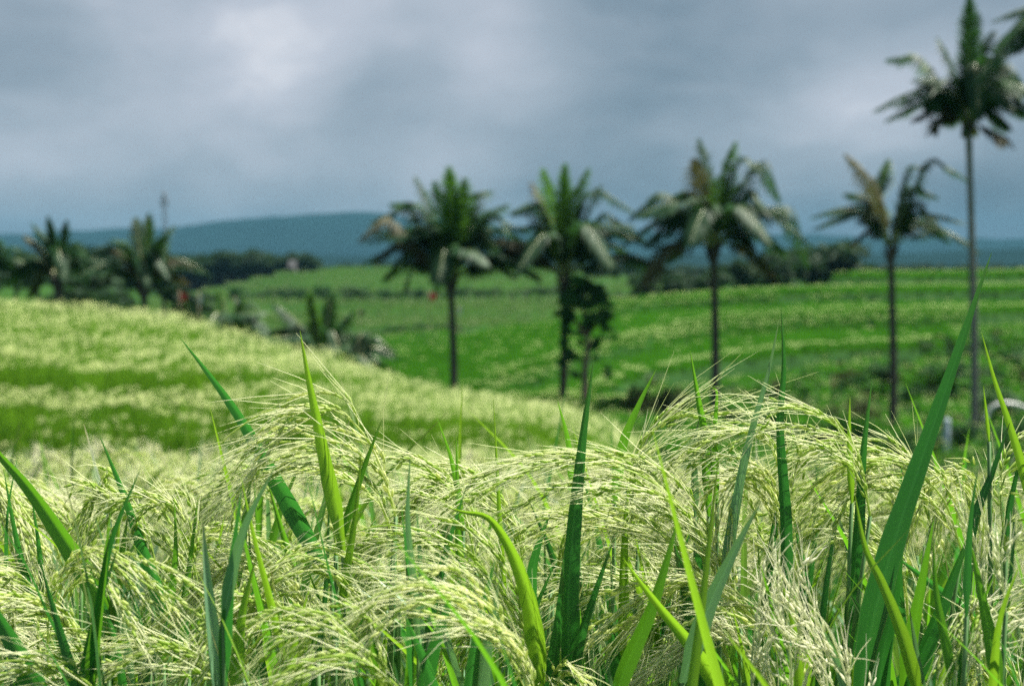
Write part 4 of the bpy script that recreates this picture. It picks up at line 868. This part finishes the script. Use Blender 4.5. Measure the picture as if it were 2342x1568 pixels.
# hedges, their bushes and strips standing in for shade on the far field
def hedge_or_shade_row(u0, u1, D, hpx, label, dens=1.0, var=M_BUSH):
    h = hpx * D / FPX; a = ground_at(u0, D); b_ = ground_at(u1, D); g = np.random.default_rng(int(u0 + D)); lobes = []
    for t in np.linspace(0, 1, max(6, int((b_[0] - a[0]) / (h * 1.0)))):
        x = a[0] + (b_[0] - a[0]) * t; y = D + g.uniform(-.3, .3) * h; s_ = g.uniform(.7, 1.2) * (min(1, 6 * t + .3) * min(1, 6 * (1 - t) + .3)); lobes.append((x - a[0], y - a[1], gz(x, y) - a[2] + h * .4 * s_, h * .75 * s_, h * .6 * s_))
    c = MB(); leafcloud(c, lobes, int(90 * len(lobes) * dens), h * .18, g); e = empty('hedge_or_shade_row', a, label, 'hedge'); c.build('foliage', var, e, smooth=False)
    t = MB()
    for l in lobes: tube(t, [(l[0], l[1], l[2] - h * .5), (l[0] + .1 * h, l[1], l[2] - h * .1), (l[0], l[1], l[2] + h * .2)], h * .05, 4)
    tag(t.build('stems', M_BARK, e), kind='stuff')
hedge_or_shade_row(500, 1480, 226, 30, 'long dark hedge line across the foot of the far hill', .6, M_CROWN)
hedge_or_shade_row(815, 1110, 128, 19, 'upper dark leafy strip added as shade of a step across the far field')  # foliage strip added in place of the shadow on a terrace riser
hedge_or_shade_row(790, 1010, 112, 19, 'lower dark leafy strip added as shade of a step across the far field')  # second added strip, dark leaves standing in for a shadowed field step
hedge_or_shade_row(960, 1500, 61, 7, 'dark line of growth along the base of the right hill')
for (u, hp, lab) in [(545, 38, 'bush at the left end of the far hedge'), (655, 24, 'small round bush on the far hedge, second from its left end'), (690, 30, 'dark bush on the far hedge above the young palm'), (740, 42, 'pointed bush on the far hedge right above the young palm'), (800, 48, 'tallest pale bush on the far hedge'), (830, 36, 'bush on the far hedge right of the tallest one'), (880, 32, 'bush on the far hedge below the left palm fronds'), (960, 34, 'bush on the far hedge just left of the full crowned palm')]:
    bush(u, 224, hp, lab, 0 if u != 800 else 2, 'bushes along the far hedge', 1.2)
gS = 'scrub at the foot of the right hill'
for (u, D, hp, lab, v, wd) in [
    (1445, 52, 95, 'brown leaved bush right of the second palm trunk', 1, 1.1), (1500, 50, 120, 'tall loose brown bush between second and third palm', 4, 1.1), (1545, 51, 90, 'brown bush just left of the third palm trunk', 1, 1.2), (1080, 53, 38, 'low dark bush at the foot of the full crowned palm', 0, 1.8), (1110, 54, 24, 'low bush right of the full crowned palm foot', 3, 1.6), (1700, 52, 60, 'green bush right of the third palm trunk', 3, 1.5), (1770, 50, 60, 'green bush behind the two meeting blades', 0, 1.6),
    (1860, 54, 90, 'dry bush left of the yellow topped stick', 4, 1.3), (1950, 54, 95, 'brownish bush left of the slender palm trunk', 1, 1.4), (1990, 48, 60, 'green bush at the slender palm foot', 0, 1.5), (2085, 62, 90, 'dark bush right of the slender palm trunk', 3, 1.0), (2100, 50, 60, 'pale leaved bush right of the slender palm foot', 2, 1.4), (2140, 47, 80, 'dark bush left of the pale blue post', 0, 1.2),
    (2200, 49, 90, 'dark bush at the foot of the tallest palm', 3, 1.2), (2290, 55, 110, 'black shadowed bush near the right edge', 0, 1.3), (2330, 49, 100, 'green bush at the right edge under the white hoop', 3, 1.4), (2270, 64, 60, 'pale bush right of the tallest palm trunk', 2, 1.4), (1900, 47, 60, 'low green bush in front of the dry one', 0, 1.7), (2165, 66, 70, 'green bush left of the tallest palm trunk, high on the slope', 3, 1.5), (1820, 48, 55, 'low bush right of the two meeting blades', 3, 1.7), (2330, 70, 70, 'bush at the right edge, high on the slope', 3, 1.5), (2020, 66, 55, 'small bush left of the slender trunk, high on the slope', 0, 1.5), (1600, 49, 60, 'green bush at the third palm foot', 3, 1.5), (1400, 53, 50, 'green bush beside the leafy tree foot', 0, 1.4)]:
    bush(u, D, hp, lab, v, gS, wd)
for (u, D, hp, lab, v, wd) in [(440, 42, 50, 'green bush right of the browning palm foot', 2, 1.4), (600, 36, 50, 'green bush between the two young palms', 3, 1.5), (655, 34, 55, 'pale bush left of the upright young palm', 2, 1.3), (700, 31, 50, 'small dry bush at the upright young palm', 4, 1.2), (260, 45, 60, 'brown bush on the crest between the left palms', 1, 1.6), (200, 46, 70, 'dark bush on the crest right of the spear palm', 0, 1.5), (370, 44, 55, 'dry bush at the foot of the browning palm', 4, 1.5), (40, 46, 60, 'grey green bush at the left edge behind the crest', 2, 1.7), (865, 27, 40, 'low dark bush at the low palm', 0, 1.5), (480, 40, 45, 'pale leaved bush near the white rag', 2, 1.3)]:
    bush(u, D, hp, lab, v, 'bushes behind the left field crest', wd)
def lowgrow(seed, ml, n=160):
    g = np.random.default_rng(seed); lobes = [(g.uniform(-.4, .4), g.uniform(-.4, .4), g.uniform(.05, .35), g.uniform(.2, .4), g.uniform(.12, .28)) for _ in range(6)]
    c = MB(); leafcloud(c, lobes, n, .11, g, .4); return c.mesh('growth', ml, smooth=False)
CO_SCRUB = clump_coll('scrub_clumps', [('c', lowgrow(400 + i, ml)) for i, ml in enumerate((M_BUSH, M_DRYBUSH, M_FIELDLEAF2, M_FIELDLEAF2, M_PALEBUSH, M_BUSH))] + [('c', low_clump(77 + i, 3, .8, M_FIELDLEAF2, M_FIELDHEAD2, 22, .05, .4, .03)) for i in range(3)])
field('scrub_growth', CO_SCRUB, 9, 37, 92, .62, 'tangled weeds and low shrubs at the foot of the right hill', umin=1380, mask=lambda u, D: ~hillmask(u, D), tall=(.5, 1.5), wide=1.15)
field('crest_weeds', CO_SCRUB, 9, 24, 60, .8, 'weeds and low shrubs on the slope behind the left field', umin=-250, umax=1000, mask=lambda u, D: u < 980, tall=(.5, 1.3), wide=1.15)
# the leafy tree grown against the second palm
D_ = 54.2; p = ground_at(1340, D_); e = empty('leafy_tree', p, 'small dark leafy tree with a reddish stem grown against the second palm', 'tree')
def rel(u, v, dy=0): q = W(u, v, D_ + dy); return q - p
t = MB(); tube(t, curve([np.zeros(3), rel(1338, 850), rel(1345, 780), rel(1335, 720), rel(1340, 670)], 18), np.linspace(.17, .06, 18), 8)
for a in [(1370, 700), (1310, 720), (1385, 740), (1300, 690), (1360, 650)]: tube(t, curve([rel(1342, 770), rel((1342 + a[0]) / 2, 745), rel(*a)], 7), np.linspace(.07, .02, 7), 6)
t.build('trunk', M_PINKBARK, e)
g = np.random.default_rng(5); s_ = D_ / FPX; lobes = []
for (u, v, r) in [(1340, 665, 30), (1370, 690, 28), (1385, 725, 25), (1390, 755, 16), (1305, 690, 26), (1300, 725, 24), (1295, 760, 20), (1355, 730, 24), (1320, 650, 20), (1375, 775, 14), (1290, 785, 13), (1330, 700, 26), (1345, 745, 20), (1400, 700, 12), (1325, 765, 16), (1282, 720, 12), (1365, 660, 16), (1300, 810, 12), (1405, 770, 9)]:
    q = rel(u, v, g.uniform(-.5, .5)); lobes.append((*q, r * s_, r * s_ * .8))
c = MB(); lobes = [(l[0], l[1], l[2], l[3] * g.uniform(.6, 1.1), l[4] * g.uniform(.6, 1.5)) for l in lobes] + [(*rel(g.uniform(1275, 1400), g.uniform(660, 860)), .14, .16) for _ in range(22)]; leafcloud(c, lobes, 1500, .17, g, .6); c.build('crown', M_CLIMB, e, smooth=False)

# ------------------------------------------------------------------ small things in the landscape
def pole_flag(u, v0, v1, D, mt, label, cat, wpx=9, name='field_flag'):
    p = ground_at(u, D); s = D / FPX; top = W(u, v0, D); bot = W(u, v1, D); e = empty(name, p, label, cat)
    m = MB(); tube(m, [(0, 0, 0), (.02, 0, (top[2] - p[2]) * .5), (0, 0, top[2] - p[2] + .1)], .5 * s + .015, 6); m.build('pole', M_BAMBOO, e)
    m = MB(); n = 7; hgt = top[2] - bot[2]; V = []
    for i in range(n):
        for j in range(n):
            a = i / (n - 1); b2 = j / (n - 1); V.append((a * wpx * s * (1 - .35 * b2), math.sin(a * 5 + b2 * 2) * .12 * wpx * s, top[2] - p[2] - b2 * hgt - a * .25 * hgt))
    q = [[i * n + j, (i + 1) * n + j, (i + 1) * n + j + 1, i * n + j + 1] for i in range(n - 1) for j in range(n - 1)]; m.add(V, q); m.build('cloth', mt, e)
pole_flag(412, 668, 686, 62, M_RED, 'red flag on a thin pole right of the browning palm', 'flag', 20)
pole_flag(982, 668, 684, 120, M_RED, 'red flag in the far field left of the full crowned palm', 'flag', 20)
pole_flag(456, 670, 694, 75, M_WCLOTH, 'tall white rag on a stick right of the left red flag', 'rag', 9, 'field_rag')
pole_flag(539, 684, 698, 85, M_WCLOTH, 'small white rag on a stick above the half sunk young palm', 'rag', 11, 'field_rag')
pole_flag(475, 745, 762, 46, M_WCLOTH, 'white rag low down beside the left field crest', 'rag', 11, 'field_rag')
pole_flag(1048, 700, 716, 125, M_WCLOTH, 'pale rag right of the full crowned palm trunk', 'rag', 8, 'field_rag')
pole_flag(822, 708, 720, 120, M_DARKW, 'dark rag on a stick left of the full crowned palm', 'rag', 12, 'field_rag')
# mast
D_ = 520; p = ground_at(380, D_); top = W(380, 432, D_)[2] - p[2]; e = empty('radio_mast', p, 'slim grey radio mast above the left wood', 'mast'); m = MB(); s_ = D_ / FPX
legs = [(math.cos(a), math.sin(a)) for a in (.3, 2.4, 4.5)]
for (a, b2) in legs: tube(m, [(a * 1.3, b2 * 1.3, 0), (a * .8, b2 * .8, top * .6), (a * .5, b2 * .5, top * .96)], .16, 5)
for k in range(26):
    z0 = top * .96 * k / 26; z1 = top * .96 * (k + 1) / 26; r0 = 1.3 - .8 * k / 26; r1 = 1.3 - .8 * (k + 1) / 26
    for q in range(3):
        a = legs[q]; b2 = legs[(q + 1) % 3]; tube(m, [(a[0] * r0, a[1] * r0, z0), (b2[0] * r1, b2[1] * r1, z1)], .07, 3, cap=False)
m.build('lattice', M_STEEL, e)
for k in range(4):
    m = MB(); a = k * 1.57; zz = top * (.93 if k % 2 else .86); box(m, (math.cos(a) * 1.0, math.sin(a) * 1.0, zz), (.5, .5, 2.6)); m.build('antenna', M_STEEL, e)
m = MB(); tube(m, [(0, 0, top * .95), (0, 0, top)], .08, 5); m.build('spike', M_STEEL, e)
# little house beyond the far hill
D_ = 350; p = ground_at(672, D_); p[2] = W(672, 622, D_)[2]; s_ = D_ / FPX; e = empty('field_house', p, 'tiny house with a pale sloping roof beyond the far hill', 'house')
wz = W(672, 612, D_)[2] - p[2] + .3
m = MB(); box(m, (0, 0, wz / 2 - .9), (14 * s_, 3, wz + 1.0)); m.build('wall', M_WALL, e)
m = MB(); hx = 9 * s_; m.add([(-hx, -2.2, wz - .2), (hx, -2.2, wz - .2), (hx, 0, wz + 1.5), (-hx, 0, wz + 1.5), (-hx, 2.2, wz - .2), (hx, 2.2, wz - .2), (-hx, -2.2, wz - .32), (hx, -2.2, wz - .32), (hx, 0, wz + 1.38), (-hx, 0, wz + 1.38)],
    [[0, 1, 2, 3], [3, 2, 5, 4], [7, 6, 9, 8], [0, 6, 7, 1]]); m.build('roof', M_ROOF, e, smooth=False)
# white hoop, blue post, yellow topped stick
D_ = 47; p = ground_at(2300, D_); e = empty('water_pipe', p, 'white curved plastic pipe arching over the scrub at the right edge', 'pipe')
m = MB(); tube(m, curve([W(2255, 960, D_) - p, W(2268, 932, D_) - p, W(2300, 922, D_) - p, W(2345, 932, D_) - p, W(2390, 960, D_) - p, W(2400, 1060, D_) - p], 24), .07, 8); m.build('pipe_bend', M_PIPE, e)
m = MB(); q = W(2255, 960, D_) - p; tube(m, [q, q * np.array([1, 1, 0]) + np.array([0, 0, -.05])], .06, 8); m.build('pipe_leg', M_PIPE, e)
D_ = 46; p = ground_at(2168, D_); e = empty('marker_post', p, 'pale blue post standing in the scrub left of the tallest palm', 'post'); zt = W(2168, 962, D_)[2] - p[2]; m = MB(); tube(m, [(0, 0, -.1), (0, 0, zt * .5), (.01, 0, zt - .03), (.01, 0, zt)], [.10, .10, .09, .05], 10); m.build('shaft', M_BLUEP, e)
m = MB(); tube(m, [(.01, 0, zt), (.01, 0, zt + .05), (.01, 0, zt + .08)], [.11, .11, .04], 10); m.build('cap', M_BLUEP, e)
pole_flag(1903, 868, 884, 48, M_YEL, 'dark stick with a pale yellow rag tied on top, left of the slender palm', 'scarecrow', 12, 'scarecrow_stick')
